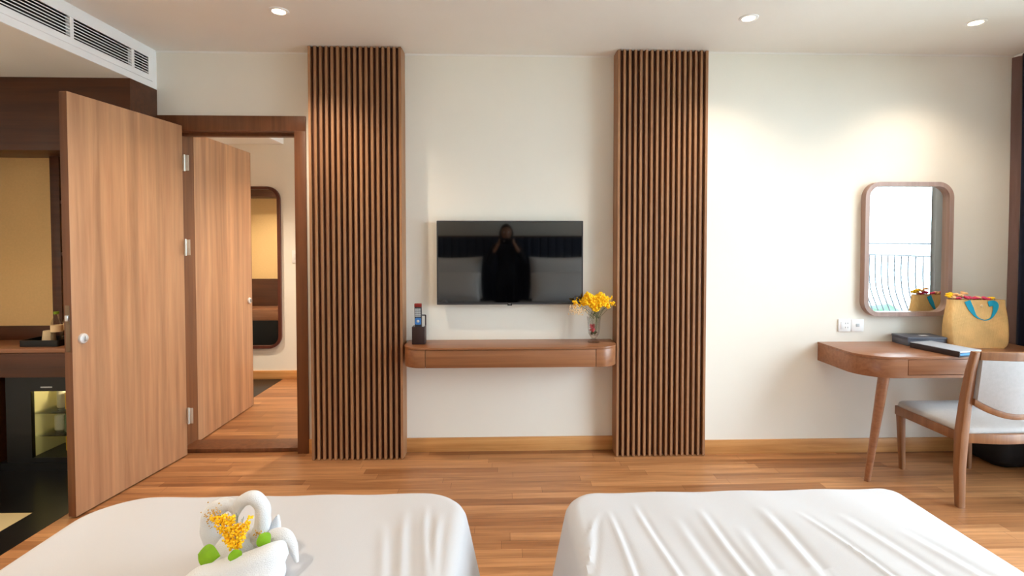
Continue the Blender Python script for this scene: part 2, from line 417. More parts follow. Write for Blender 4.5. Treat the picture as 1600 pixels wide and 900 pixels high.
# ---------------------------------------------------------------- hinged doors
def hinge(parent, x, y, z, s=1):
    bm = nb(); box(bm, x - .030, x - .002, y - .003, y + .001, z - .052, z + .052, .001)
    box(bm, x + .002, x + .028, y - .003, y + .001, z - .052, z + .052, .001)
    tube(bm, [(x, y - .004, z - .055), (x, y - .004, z + .055)], .0065, 10)
    for dz in (-.035, 0, .035):
        for dx in (-.018, .018): lathe(bm, [(0, -.0045), (.0035, -.004), (.004, -.003)], (x + dx, y, z + dz), 8, 'Y')
    return obj('hinge', bm, M['hinge'], parent)
def door(name, label, hx, hy, ang, width, zt, side, loc):
    """slab along local -Y from the hinge; side +1 turns it the other way (into the next room)"""
    t = thing(name, label, 'door', loc)
    mt = Matrix.Translation((hx, hy, 0)) @ Matrix.Rotation(ang, 4, 'Z')
    y0, y1 = (-width, 0) if side < 0 else (0, width)
    bm = bx(-.042, 0, y0, y1, .008, zt, .002); xf(bm.verts, mt)
    slab = obj('door_leaf', bm, M['doorw'], t)
    ye = y0 if side < 0 else y1; s = -1 if side < 0 else 1
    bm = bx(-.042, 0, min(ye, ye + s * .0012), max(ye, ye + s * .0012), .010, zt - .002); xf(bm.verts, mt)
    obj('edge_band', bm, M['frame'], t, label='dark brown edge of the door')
    # lock rose and thumb turn on the visible face
    yk = ye - s * .058
    bm = nb(); lathe(bm, [(.027, 0), (.027, .006), (.024, .011), (.018, .013), (.0, .013)], (0, yk, .93), 28, 'X'); xf(bm.verts, mt)
    k = obj('lock_rose', bm, M['lock'], t, label='round brushed metal lock rose')
    bm = nb(); box(bm, .013, .026, yk - .004, yk + .004, .916, .944, .003); xf(bm.verts, mt)
    obj('thumb_turn', bm, M['metal'], k)
    bm = nb(); box(bm, -.033, -.009, min(ye, ye + s * .003), max(ye, ye + s * .003), .87, 1.11, .0008); xf(bm.verts, mt)
    fp = obj('edge_plate', bm, M['hingebrown'], t, label='brown metal lock plate on the door edge')
    bm = nb(); box(bm, -.028, -.012, min(ye, ye + s * .012), max(ye, ye + s * .012), 1.03, 1.06, .002); xf(bm.verts, mt)
    obj('latch', bm, M['metal'], fp, label='bright metal latch bolt')
    return t, mt
M['lock'] = mat('satin_nickel', col(226, 226, 226), .45, metal=.35)
M['hingebrown'] = mat('bronze_plate', col(120, 98, 78), .4, metal=.5)
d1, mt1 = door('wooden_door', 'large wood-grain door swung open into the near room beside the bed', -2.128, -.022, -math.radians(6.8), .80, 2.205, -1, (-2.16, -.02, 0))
for z in (1.96, 1.40, .27): hinge(d1, -2.116, -.020, z)
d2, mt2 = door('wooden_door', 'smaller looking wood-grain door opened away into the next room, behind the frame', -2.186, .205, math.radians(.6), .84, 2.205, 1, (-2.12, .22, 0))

# ---------------------------------------------------------------- air vent
t = thing('air_vent', 'long white slotted air conditioning grille in the bulkhead above the open door', 'air vent', (BX, -.8, 2.575))
bm = nb(); ringed(bm, [(VY0 - .02, VZ0 - .02), (VY1 + .02, VZ0 - .02), (VY1 + .02, VZ1 + .02), (VY0 - .02, VZ1 + .02)],
                  [(VY0 + .015, VZ0 + .015), (VY1 - .02, VZ0 + .015), (VY1 - .02, VZ1 - .015), (VY0 + .015, VZ1 - .015)], BX + .0005, BX + .006, 'X')
obj('frame', bm, M['white'], t, smooth=False)
bm = nb(); 
for i in range(6):
    z = VZ0 + .028 + i * .0168
    box(bm, BX - .02, BX + .002, VY0 + .012, VY1 - .012, z - .0022, z + .0022, mtx=Matrix.Translation((BX, 0, z)) @ Matrix.Rotation(.5, 4, 'Y') @ Matrix.Translation((-BX, 0, -z)))
obj('louvers', bm, M['ventw'] if 'ventw' in M else M['white'], t, smooth=False)
for y in (-.223, -.68, -1.137): obj('divider', bx(BX - .02, BX + .003, y - .012, y + .012, VZ0 + .012, VZ1 - .012), M['white'], t, smooth=False)
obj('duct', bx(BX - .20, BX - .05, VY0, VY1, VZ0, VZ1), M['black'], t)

# ---------------------------------------------------------------- ceiling downlights
def downlight(x, y, z, label, watts, group):
    t = thing('ceiling_downlight', label, 'ceiling light', (x, y, z), group)
    bm = nb(); lathe(bm, [(.034, -.001), (.036, -.006), (.045, -.007), (.052, -.004), (.053, 0)], (x, y, z), 36)
    bm.faces.ensure_lookup_table()
    obj('trim_ring', bm, M['white'], t)
    bm = nb(); lathe(bm, [(.0, -.005), (.02, -.005), (.034, -.002)], (x, y, z), 28)
    obj('lens', bm, M['bulb'], t, label='glowing warm lens')
    l = bpy.data.lights.new('downlight_lamp', 'SPOT'); l.energy = watts; l.color = (1, .82, .62); l.spot_size = math.radians(125); l.spot_blend = .8; l.shadow_soft_size = .03
    o = bpy.data.objects.new('downlight_lamp', l); C.objects.link(o); o.location = (x, y, z - .02)
    return t
G = 'recessed ceiling downlights'
downlight(-1.23, -.633, H, 'leftmost warm ceiling downlight, near the door and the left slatted panel', DOWNLIGHT_W * 2, G)
downlight(1.379, -.629, H, 'middle warm ceiling downlight, in front of the right slatted panel', DOWNLIGHT_W, G)
downlight(2.713, -.612, H, 'rightmost warm ceiling downlight, above the desk and wall mirror', DOWNLIGHT_W, G)
for i, x in enumerate((-1.23, 1.379, 2.713)):  # unseen back row, added as fill to even out the room light
    downlight(x, -3.3, H, ('unseen warm fill downlight added above the headboard of the left bed', 'unseen warm fill downlight added above the headboard of the right bed', 'unseen warm fill downlight added behind, near the balcony doors')[i], DOWNLIGHT_W * (2, 1.3, .6)[i], G)
downlight(-2.95, -1.5, BH, 'warm downlight in the low entry ceiling near the minibar', CORRIDOR_W, 'entry downlights')
downlight(-2.95, -3.0, BH, 'warm downlight in the low entry ceiling, far from the minibar', CORRIDOR_W, 'entry downlights')
downlight(-1.1, 1.1, H, 'unseen warm ceiling downlight added to light the next room', DOWNLIGHT_W * 4, 'added next room downlights')  # unseen lamps added to brighten the next room
downlight(-2.95, 1.1, BH, 'unseen warm downlight added in the low entry ceiling of the next room', CORRIDOR_W * 2, 'added next room downlights')

# ---------------------------------------------------------------- slatted panels
def slat_panel(x0, x1, label):
    t = thing('slatted_panel', label, 'wall panel', ((x0 + x1) / 2, 0, 0), 'slatted wood panels beside the television')
    yb = -.100; yf = -.1346
    obj('backing_panel', bx(x0 + .012, x1 - .012, yb, -.101 if False else -.0005, .0, H), M['slatback'], t)
    bm = nb(); n = 17; wd = .0165; p = (x1 - x0 - wd) / (n - 1)
    for i in range(n):
        a = x0 + i * p; box(bm, a, a + wd, yf, yb + .001 if 0 < i < n - 1 else yb, .004, H - .004, .0012, seg=1)
    obj('slats', bm, M['slat'], t)
    obj('side_board', bx(x0, x0 + .012, yb, -.0005, 0, H), M['slat'], t)
    obj('side_board', bx(x1 - .012, x1, yb, -.0005, 0, H), M['slat'], t)
slat_panel(-1.2617, -.6653, 'left floor-to-ceiling brown slatted wood panel, beside the door frame')
slat_panel(.7471, 1.32, 'right floor-to-ceiling brown slatted wood panel, beside the yellow flowers') if False else slat_panel(.7471, 1.3469, 'right floor-to-ceiling brown slatted wood panel, beside the yellow flowers')

# ---------------------------------------------------------------- television
t = thing('television', 'black flat-screen television hung on the wall above the wooden shelf', 'television', (.04, 0, 1.3))
x0, x1, z0, z1 = -.45, .532, 1.015, 1.578
obj('housing', bx(x0 + .003, x1 - .003, -.055, -.035, z0 + .003, z1 - .003, .004), M['black'], t)
obj('mount', bx(-.2, .28, -.035, 0, 1.12, 1.45, .004), M['black'], t)
bm = nb(); ringed(bm, rrect(x0, x1, z0, z1, .004, 3), rrect(x0 + .008, x1 - .008, z0 + .013, z1 - .007, .002, 3), -.0625, -.05, 'Y')
obj('bezel', bm, M['bezel'], t, label='thin grey bezel')
obj('screen', bx(x0 + .006, x1 - .006, -.0605, -.0565, z0 + .011, z1 - .005), M['screen'], t, smooth=False)
bg = obj('badge', bx(.022, .054, -.064, -.0555, z0 - .007, z0 + .012, .002), M['black'], t)
def text(body, size, loc, rot, m, name, parent=None):
    cu = bpy.data.curves.new(name, 'FONT'); cu.body = body; cu.size = size; cu.extrude = .0004; cu.align_x = 'CENTER'; cu.align_y = 'CENTER'
    o = bpy.data.objects.new(name, cu); C.objects.link(o)
    bpy.context.view_layer.update()
    me = bpy.data.meshes.new_from_object(o.evaluated_get(bpy.context.evaluated_depsgraph_get()))
    bpy.data.objects.remove(o)
    me.transform(Matrix.Translation(loc) @ Matrix.Rotation(rot[2], 4, 'Z') @ Matrix.Rotation(rot[0], 4, 'X'))
    me.materials.clear(); me.materials.append(m)
    o = bpy.data.objects.new(name, me); C.objects.link(o)
    if parent: o.parent = parent; o.matrix_parent_inverse = world_of(parent).inverted()
    return o
text('TCL', .011, (.038, -.0645, z0 + .0035), (PI / 2, 0, 0), M['keys'], 'lettering', bg)

# ---------------------------------------------------------------- wall shelf
t = thing('wall_shelf', 'floating wooden wall shelf with rounded corners under the television', 'shelf', (.04, 0, .64))
SX0, SX1, SY, SZ0, SZ1 = -.648, .735, -.275, .640, .768
bm = nb(); prism(bm, rrect(SX0, SX1, SY - .002, -.001, (.125, .125, 0, 0), 14), SZ1 - .014, SZ1, 'Z', .0015)
obj('top_board', bm, M['shelfw'], t)
# curved ends and drawer front between two seams
bm = nb(); prism(bm, rrect(SX0 + .002, -.500, SY, -.001, (.122, 0, 0, 0), 14), SZ0, SZ1 - .0145, 'Z', .001); obj('end_block', bm, M['shelfw'], t)
bm = nb(); prism(bm, rrect(.586, SX1 - .002, SY, -.001, (0, .122, 0, 0), 14), SZ0, SZ1 - .0145, 'Z', .001); obj('end_block', bm, M['shelfw'], t)
obj('drawer_front', bx(-.497, .583, SY + .0005, -.001, SZ0, SZ1 - .0165, .001), M['shelfw'], t)

# ---------------------------------------------------------------- remote in holder
rx, ry = -.560, -.115
t = thing('remote_holder', 'small dark brown holder box on the left end of the wall shelf', 'holder', (rx, ry, SZ1))
bm = nb(); box(bm, rx - .041, rx + .041, ry - .045, ry - .040, SZ1, SZ1 + .115, .001); box(bm, rx - .041, rx - .036, ry - .040, ry + .03, SZ1, SZ1 + .115, .001)
box(bm, rx + .036, rx + .041, ry - .040, ry + .03, SZ1, SZ1 + .115, .001); box(bm, rx - .036, rx + .036, ry - .040, ry + .03, SZ1, SZ1 + .005)
box(bm, rx - .036, rx + .036, ry - .008, ry - .005, SZ1 + .005, SZ1 + .11)
obj('box', bm, M['remotew'], t)
bm = nb(); ringed(bm, rrect(rx - .034, rx + .041, SZ1 + .005, SZ1 + .185, .006, 4), rrect(rx - .026, rx + .033, SZ1 + .012, SZ1 + .177, .003, 4), ry + .0301, ry + .036, 'Y')
obj('back_frame', bm, M['remotew'], t)
t = thing('remote_control', 'slim remote control with red top and blue keys standing in the holder', 'remote', (rx, ry - .02, SZ1 + .006))
tilt = Matrix.Translation((rx, ry - .024, SZ1 + .006)) @ Matrix.Rotation(.07, 4, 'X')
def rp(name, m, *a, **k):
    bm = bx(*a, **k); xf(bm.verts, tilt); return obj(name, bm, m, t)
rp('body', M['remoteb'] if 'remoteb' in M else M['bezel'], -.0235, .0235, -.010, .008, 0, .262, .005)
rp('red_cap', M['red'], -.0238, .0238, -.0105, .0085, .238, .263, .004)
bm = nb()
for r in range(5):
    for c_ in range(3): box(bm, -.018 + c_ * .0125, -.0075 + c_ * .0125, -.0125, -.0095, .178 + r * .0112, .1855 + r * .0112, .001)
xf(bm.verts, tilt); obj('keys', bm, M['keys'], t)
bm = nb(); prism(bm, rrect(-.019, .019, .125, .170, .008, 5), -.0125, -.0095, 'Y'); xf(bm.verts, tilt); obj('key_pad', bm, M['bluekey'], t, label='blue key pad')
bm = nb(); lathe(bm, [(.007, -.0145), (.009, -.013), (.009, -.0095)], (0, 0, .148), 20, 'Y'); xf(bm.verts, tilt); obj('key', bm, M['keys'], t)

# ---------------------------------------------------------------- glass vase with flowers
vx, vy = .597, -.118
t = thing('glass_vase', 'small footed fluted glass vase on the right end of the wall shelf', 'vase', (vx, vy, SZ1))
bm = nb(); seg = 48
outer = [(.041, 0), (.042, .004), (.034, .009), (.016, .022), (.014, .028), (.026, .040), (.037, .060), (.041, .095), (.043, .140), (.048, .172)]
inner = [(.046, .172), (.0405, .140), (.0385, .095), (.034, .062), (.022, .046), (0, .042)]
lathe(bm, [(0, 0)] + outer + inner, (vx, vy, SZ1), seg)
for v in bm.verts:
    dx, dy = v.co.x - vx, v.co.y - vy; r = math.hypot(dx, dy); h = v.co.z - SZ1
    if r > .02 and .045 < h < .165:
        a = math.atan2(dy, dx); k = 1 + .035 * math.cos(a * 12); v.co.x = vx + dx * k; v.co.y = vy + dy * k
obj('vase_body', bm, M['glass'], t)
random.seed(3)
f = thing('flower_bunch', 'bunch of tiny bright yellow dried flowers standing in the glass vase', 'flowers', (vx, vy, SZ1 + .05))
bm = nb(); bmp = nb(); bms = nb()
for i in range(760):
    a = random.uniform(0, 2 * PI); rr = random.random() ** .5
    x = vx + .008 + rr * math.cos(a) * .088; z = 1.018 + rr * math.sin(a) * .048 + .018 * math.sin(x * 60) + .028 * (1 - ((x - vx) / .1) ** 2); y = vy + random.uniform(-.055, .05)
    ball(bm, (x, y, z), random.uniform(.0055, .009), 1)
for cx, cz, n, s in ((.69, 1.065, 26, .015), (.713, 1.03, 22, .010), (.50, 1.028, 34, .022), (.475, 1.035, 14, .014)):
    for i in range(n): ball(bm, (cx + random.gauss(0, s), vy + random.gauss(0, s), cz + random.gauss(0, s * .7)), random.uniform(.004, .007), 1)
for i in range(120):
    ball(bmp, (.485 + random.gauss(0, .032), vy - .03 + random.gauss(0, .02), .985 + random.gauss(0, .018)), random.uniform(.003, .005), 1)
for i in range(26):
    a = random.uniform(0, 2 * PI); e = Vector((vx + random.uniform(-.10, .11), vy + random.uniform(-.04, .04), 1.01 + random.uniform(-.02, .04)))
    tube(bms, [(vx + .012 * math.cos(a), vy + .012 * math.sin(a), SZ1 + .055), (vx + .03 * math.cos(a), vy + .03 * math.sin(a), SZ1 + .16), e], .0011, 5)
o = obj('blossoms', bm, M['yellow'], f, label='yellow blossoms'); o['kind'] = 'stuff'
o = obj('pale_blossoms', bmp, M['pale'], f, label='pale faded blossoms at the left'); o['kind'] = 'stuff'
obj('stems', bms, M['stem'], f)
bm = nb(); rs = random.Random(5)
for i in range(16): ball(bm, (vx - .012 + rs.uniform(-.012, .012), vy - .01 + rs.uniform(-.012, .012), SZ1 + .098 + rs.uniform(-.02, .022)), .0085, 1)
o = obj('red_petals', bm, mat('rose_petals', col(176, 60, 66), .6), f, label='dark pink petals inside the vase')
bm = nb()
for i in range(12): ball(bm, (vx + rs.uniform(-.014, .014), vy + rs.uniform(-.014, .014), SZ1 + .062 + rs.uniform(-.006, .01)), .008, 1)
obj('green_leaves', bm, mat('dark_leaf', col(30, 46, 26), .6), f)

# ---------------------------------------------------------------- wall mirror over the desk
def wall_mirror(name, label, x0, x1, z0, z1, rad, y, d, wf, m, mtx=None):
    t = thing(name, label, 'mirror', ((x0 + x1) / 2, y, z0))
    s = -1
    bm = nb(); ringed(bm, rrect(x0, x1, z0, z1, rad, 12), rrect(x0 + wf, x1 - wf, z0 + wf, z1 - wf, rad - wf, 12), y - d, y - .0005, 'Y')
    es = [e for e in bm.edges if all(abs(v.co.y - (y - d)) < 1e-5 for v in e.verts) and e.is_manifold and any(abs(f.normal.y) < .5 for f in e.link_faces)]
    bm.normal_update()
    obj('frame', bm, m, t)
    bm = nb(); prism(bm, rrect(x0 + wf - .003, x1 - wf + .003, z0 + wf - .003, z1 - wf + .003, rad - wf + .003, 12), y - d * .35, y - .001, 'Y')
    obj('mirror_glass', bm, M['mirror'], t, smooth=False)
    return t
wall_mirror('wall_mirror', 'rounded rectangular wall mirror in a taupe wooden frame above the desk', 2.415, 3.022, .934, 1.838, .105, -.1, .045, .030, M['mframe'])
wall_mirror('wall_mirror', 'tall dark-framed mirror seen through the doorway on the far wall of the next room', -2.95, -2.315, .325, 2.005, .13, 1.94, .03, .03, M['mframe2'])

# ---------------------------------------------------------------- sockets
def plate(x0, x1, z0, z1, y, label, kind, group=None):
    t = thing('wall_socket', label, 'socket', ((x0 + x1) / 2, y, z0), group)
    obj('face_plate', bx(x0, x1, y - .009, y - .0003, z0, z1, .002), M['white'], t)
    cx, cz = (x0 + x1) / 2, (z0 + z1) / 2; bm = nb()
    if kind == 'socket':
        box(bm, cx - .028, cx - .005, y - .0105, y - .0088, cz - .026, cz + .026, .0008)
        bm2 = nb()
        for dz in (-.014, .014):
            for dx in (-.008, .008): box(bm2, cx + .014 + dx - .0015, cx + .014 + dx + .0015, y - .0098, y - .0088, cz + dz - .005, cz + dz + .005)
        obj('pin_hole', bm2, M['bezel'], t)
        obj('rocker', bm, M['whitep'], t)
    elif kind == 'switch':
        box(bm, cx - .02, cx + .02, y - .012, y - .0088, cz - .03, cz + .03, .001); obj('rocker', bm, M['whitep'], t)
    else:
        box(bm, cx - .012, cx + .012, y - .0105, y - .0088, cz - .01, cz + .012, .001); obj('port', bm, M['keys'], t)
M['whitep'] = mat('white_plastic', col(225, 226, 226), .35)
plate(2.266, 2.352, .828, .912, -.1, 'white power socket plate on the wall, left one of the pair beside the mirror', 'socket', 'socket plates above the desk')
plate(2.356, 2.442, .828, .912, -.1, 'white data port plate on the wall, right one of the pair beside the mirror', 'port', 'socket plates above the desk')
plate(-2.206, -2.12, 1.215, 1.345, 1.94, 'white light switch on the far wall of the next room', 'switch')

# ---------------------------------------------------------------- desk
DZ = .758; DY = -.575
t = thing('desk', 'wall-mounted wooden desk with a rounded corner and one drawer under the mirror', 'desk', (2.7, -.3, 0))
bm = nb(); prism(bm, rrect(2.128, 3.38, DY - .002, -.1005, (.19, .02, 0, 0), 18), DZ - .016, DZ, 'Z', .0015); obj('tabletop', bm, M['deskw'], t)
bm = nb(); prism(bm, rrect(2.13, 2.383, DY, -.1005, (.188, 0, 0, 0), 18), .632, DZ - .0165, 'Z', .001); obj('apron', bm, M['deskw'], t)
obj('apron', bx(3.132, 3.378, DY, -.1005, .632, DZ - .0165, .001), M['deskw'], t)
bm = nb(); box(bm, 2.383, 3.132, DY, -.1005, .632, .648); obj('bottom_board', bm, M['deskw'], t)
dr = obj('drawer', bx(2.386, 3.129, DY - .0005, -.12, .651, DZ - .0185, .001), M['deskw'], t)
bm = nb(); lathe(bm, [(.004, 0), (.004, -.012), (.010, -.016), (.011, -.02), (.007, -.023), (0, -.023)], (2.757, DY, .70), 20, 'Y'); obj('knob', bm, M['metal'], dr, label='small bright metal knob')
def deskleg(x, y, sx):
    bm = nb(); tube(bm, [(x, y, .632), (x + sx * .088, y + .005, 0)], [.030, .0165], 20); obj('leg', bm, M['deskw'], t)
deskleg(2.268, -.535, -1); deskleg(3.25, -.51, 1)

# items on the desk
t = thing('storage_box', 'flat charcoal box with lid lying at the back of the desk under the mirror', 'box', (2.79, -.2, DZ))
R_ = Matrix.Translation((2.775, -.198, DZ)) @ Matrix.Rotation(math.radians(-3), 4, 'Z')
for nm, m, a in (('base', M['box'], (-.145, .105, -.075, .075, 0, .044)), ('lid', M['box'], (-.148, .108, -.078, .078, .0445, .058))):
    bm = bx(*a, bev=.002); xf(bm.verts, R_); lid = obj(nm, bm, m, t)
bm = bx(-.02, .03, -.02, .01, .0581, .0588); xf(bm.verts, R_); obj('sticker', bm, M['whitep'], lid, label='small white sticker')
t = thing('notebook', 'dark folder with a pale grey cover lying on the desk beside the straw bag', 'notebook', (2.70, -.42, DZ))
R_ = Matrix.Translation((2.722, -.437, DZ)) @ Matrix.Rotation(math.radians(12), 4, 'Z')
for nm, m, a in (('back_cover', M['book'], (-.085, .085, -.15, .15, 0, .008)), ('spine', M['book'], (-.0865, -.078, -.15, .15, .001, .033)), ('pages', M['blue'], (-.0775, .08, -.146, .146, .0085, .0215)), ('insert', M['navy'], (-.0775, .08, -.147, .147, .0217, .027)), ('front_cover', M['paper'], (-.085, .085, -.15, .15, .0335, .037))):
    bm = bx(*a, bev=.0008); xf(bm.verts, R_); obj(nm, bm, m, t)
bm = bx(-.078, .084, -.148, .148, .0272, .0333); xf(bm.verts, R_); obj('inner_sheet', bm, M['whitep'], t)

# straw tote bag
bgx, bgy = 3.055, -.285
t = thing('tote_bag', 'woven straw tote bag with teal handles standing on the desk by the curtain', 'bag', (bgx, bgy, DZ))
R_ = Matrix.Translation((bgx, bgy, DZ)) @ Matrix.Rotation(math.radians(-9), 4, 'Z')
def bagloop(z):
    k = z / .305
    hw = .172 + .012 * math.sin(PI * min(1, k * 1.1)) - .006 * k; hd = .055 * (1 - k * .45)
    if k < .12: hw -= .02 * (1 - k / .12) ** 2
    return rrect(-hw, hw, -hd, hd, min(.03, hd * .9), 6)
bm = nb(); loops = []
zs = [0, .006, .018, .04, .08, .13, .18, .23, .275, .305]
for z in zs: loops.append([bm.verts.new((p[0], p[1], z)) for p in bagloop(z)])
for z in reversed(zs[1:]): loops.append([bm.verts.new((p[0] * .98, p[1] * .93, z - (.0 if z == .305 else .0))) for p in bagloop(z)])
n = len(loops[0])
for a, b in zip(loops, loops[1:]):
    for k in range(n): bm.faces.new((a[k], a[(k + 1) % n], b[(k + 1) % n], b[k]))
bm.faces.new(loops[0]); bm.faces.new(loops[-1]); bmesh.ops.recalc_face_normals(bm, faces=bm.faces[:])
xf(bm.verts, R_); body = obj('bag_body', bm, M['wicker'], t)
# wide flat teal straps hanging down the front, joined by a thin rolled loop
def ribbon(bm, pts, widths, th, nrm=(0, -1, 0)):
    pts = [Vector(p) for p in pts]; n = len(pts); N_ = Vector(nrm); R2 = []
    for i, p in enumerate(pts):
        tt = (pts[min(i + 1, n - 1)] - pts[max(i - 1, 0)]).normalized(); s_ = tt.cross(N_).normalized() * widths[i] / 2
        R2.append([bm.verts.new(q) for q in (p - s_, p + s_, p + s_ + N_ * th, p - s_ + N_ * th)])
    for a, b in zip(R2, R2[1:]):
        for k in range(4): bm.faces.new((a[k], a[(k + 1) % 4], b[(k + 1) % 4], b[k]))
    bm.faces.new(R2[0]); bm.faces.new(R2[-1]); bmesh.ops.recalc_face_normals(bm, faces=bm.faces[:])
def handle(yo, s):
    bm = nb()
    pts = catmull([(-.072, yo(.298), .298), (-.052, yo(.25), .25), (-.028, yo(.205), .205), (.0, yo(.185), .185), (.03, yo(.178), .178), (.062, yo(.192), .192), (.085, yo(.235), .235), (.092, yo(.272), .272), (.078, yo(.286), .286), (.05, yo(.28), .28)], 5)
    ws = lerpl([.036, .032, .013, .005, .004, .008, .024, .034, .036, .034], len(pts))
    ribbon(bm, pts, ws, .003, (0, s, 0)); xf(bm.verts, R_); obj('handle', bm, M['teal'], t, label='teal strap handle')
handle(lambda z: -.055 * (1 - z / .305 * .45) - .003, -1)
handle(lambda z: .055 * (1 - z / .305 * .45) + .003, 1)
bm = nb(); lathe(bm, [(.009, 0), (.008, -.005), (0, -.007)], (.012, -.0325, .268), 16, 'Y'); xf(bm.verts, R_); obj('button', bm, M['pale'], t, label='small cream button')
# flowers in the bag
rs = random.Random(11)
f = thing('flower_bouquet', 'pink and yellow blossoms poking out of the straw tote bag', 'flowers', (bgx, bgy, DZ + .27))
pink = mat('pink_petals', col(222, 70, 110), .6); peach = mat('peach_petals', col(244, 196, 140), .6)
def bloom(bm, c, r):
    for k in range(6):
        a = 2 * PI * k / 6 + rs.random(); ball(bm, (c[0] + math.cos(a) * r * .6, c[1] + math.sin(a) * r * .5, c[2] + rs.uniform(-.2, .3) * r), r * .55, 2, (1, 1, .55))
    ball(bm, c, r * .4, 2)
for nm, m, L_ in (('pink_blossom', pink, [(-.105, 0, .312), (-.055, -.01, .318), (-.075, .01, .322), (.0, 0, .314), (.045, .0, .316), (.062, -.005, .312)]), ('peach_blossom', peach, [(-.12, .01, .335), (-.065, .005, .345), (-.095, 0, .33), (.02, .01, .315), (-.14, .0, .318)]), ('yellow_blossom', M['yellow'], [(-.15, .01, .34), (-.16, .0, .325), (.09, .0, .312)])):
    for c in L_:
        bm = nb(); bloom(bm, c, .02); xf(bm.verts, R_); obj(nm, bm, m, f)
bm = nb()
for i in range(12):
    x = rs.uniform(-.13, .12); tube(bm, [(x * .6, 0, .03), (x, rs.uniform(-.01, .01), .31)], .0014, 5)
xf(bm.verts, R_); obj('stems', bm, M['stem'], f)

# ---------------------------------------------------------------- chair
t = thing('desk_chair', 'wooden desk chair with grey upholstered seat and back, pulled up to the desk', 'chair', (2.71, -.62, 0))
CXc = 2.71; hw = .238
def leg(pts, wx, wy, name='leg'):
    bm = nb(); rings = []
    for (x, y, z), a, b in zip(pts, wx, wy): rings.append([bm.verts.new(q) for q in ((x - a, y - b, z), (x + a, y - b, z), (x + a, y + b, z), (x - a, y + b, z))])
    for a, b in zip(rings, rings[1:]):
        for k in range(4): bm.faces.new((a[k], a[(k + 1) % 4], b[(k + 1) % 4], b[k]))
    bm.faces.new(rings[0]); bm.faces.new(rings[-1]); bmesh.ops.recalc_face_normals(bm, faces=bm.faces[:])
    es = [e for e in bm.edges if abs((e.verts[0].co - e.verts[1].co).normalized().z) > .5]
    bmesh.ops.bevel(bm, geom=es, offset=.005, segments=2, profile=.5, affect='EDGES')
    return obj(name, bm, M['chairw'], t)
leg([(CXc - hw + .047, -.372, 0), (CXc - hw + .03, -.372, .395)], (.013, .018), (.014, .022))
leg([(CXc + hw + .003, -.372, 0), (CXc + hw - .012, -.372, .395)], (.013, .018), (.014, .022))
for s in (-1, 1):
    X = CXc + s * hw
    ys = [(0, -.845), (.20, -.838), (.40, -.845), (.60, -.868), (.75, -.892), (.862, -.918)]
    leg([(X + s * .001 - (.0), y, z) for z, y in ys], (.0185, .021, .023, .021, .018, .015), (.016, .020, .024, .022, .019, .016))
# seat frame rails
bm = nb(); box(bm, CXc - hw + .045, CXc + hw - .045, -.386, -.362, .345, .400, .003); obj('front_rail', bm, M['chairw'], t)
for s in (-1, 1):
    X = CXc + s * (hw - .018); bm = nb(); box(bm, X - .011, X + .011, -.83, -.352, .345, .400, .003); obj('side_rail', bm, M['chairw'], t)
bm = nb(); arc = [(CXc - hw + .02, -.845)]; pts = [(CXc + (hw - .02) * (-1 + 2 * i / 16), -.845 - .03 * math.sin(PI * i / 16)) for i in range(17)]
prism(bm, pts + [(p[0], p[1] + .024) for p in reversed(pts)], .350, .402, 'Z', .002); obj('back_rail', bm, M['chairw'], t)
# seat cushion, domed
def cushion(x0, x1, y0, y1, z0, z1, rad, nseg=10, puff=.012):
    bm = nb(); loops = []
    for k, (ins, z) in enumerate(((.006, z0), (0, z0 + .008), (0, z1 - .016), (.004, z1 - .007), (.014, z1), (.06, z1 + puff * .6), (.12, z1 + puff))):
        loops.append([bm.verts.new((p[0], p[1], z)) for p in rrect(x0 + ins, x1 - ins, y0 + ins, y1 - ins, max(rad - ins, .012), nseg)])
    n = len(loops[0])
    for a, b in zip(loops, loops[1:]):
        for k in range(n): bm.faces.new((a[k], a[(k + 1) % n], b[(k + 1) % n], b[k]))
    bm.faces.new(loops[0]); bm.faces.new(loops[-1]); bmesh.ops.recalc_face_normals(bm, faces=bm.faces[:]); return bm
obj('seat', cushion(CXc - hw + .005, CXc + hw - .005, -.855, -.352, .4005, .432, .05), M['seatf'], t, label='grey fabric seat cushion')
# back: curved top rail, curved lower rail (smile), upholstered pad between
def yback(z, u): return -.918 + (.862 - z) * .115 - .038 * math.sin(PI * (u + 1) / 2)
def bandmesh(ztop, zbot, th, u0=-.93, u1=.93, n=20, dy=0):
    bm = nb(); R3 = []
    for i in range(n + 1):
        u = u0 + (u1 - u0) * i / n; x = CXc + hw * u; zt, zb_ = ztop(u), zbot(u)
        R3.append([bm.verts.new(q) for q in ((x, yback(zb_, u) - th + dy, zb_), (x, yback(zb_, u) + th + dy, zb_), (x, yback(zt, u) + th + dy, zt), (x, yback(zt, u) - th + dy, zt))])
    for a, b in zip(R3, R3[1:]):
        for k in range(4): bm.faces.new((a[k], a[(k + 1) % 4], b[(k + 1) % 4], b[k]))
    bm.faces.new(R3[0]); bm.faces.new(R3[-1]); bmesh.ops.recalc_face_normals(bm, faces=bm.faces[:])
    es = [e for e in bm.edges if abs((e.verts[0].co - e.verts[1].co).normalized().x) > .7]
    bmesh.ops.bevel(bm, geom=es, offset=min(.004, th * .5), segments=2, profile=.5, affect='EDGES')
    return bm
obj('top_rail', bandmesh(lambda u: .862 + .004 * (1 - u * u), lambda u: .818, .013), M['chairw'], t)
sm = lambda u: .498 + .085 * (abs(u) ** 2.0)
obj('lower_rail', bandmesh(lambda u: sm(u) + .036, sm, .012), M['chairw'], t)
obj('backrest', bandmesh(lambda u: .8185, lambda u: sm(u) + .034, .016, -.90, .90), M['seatf'], t, label='grey fabric back pad')

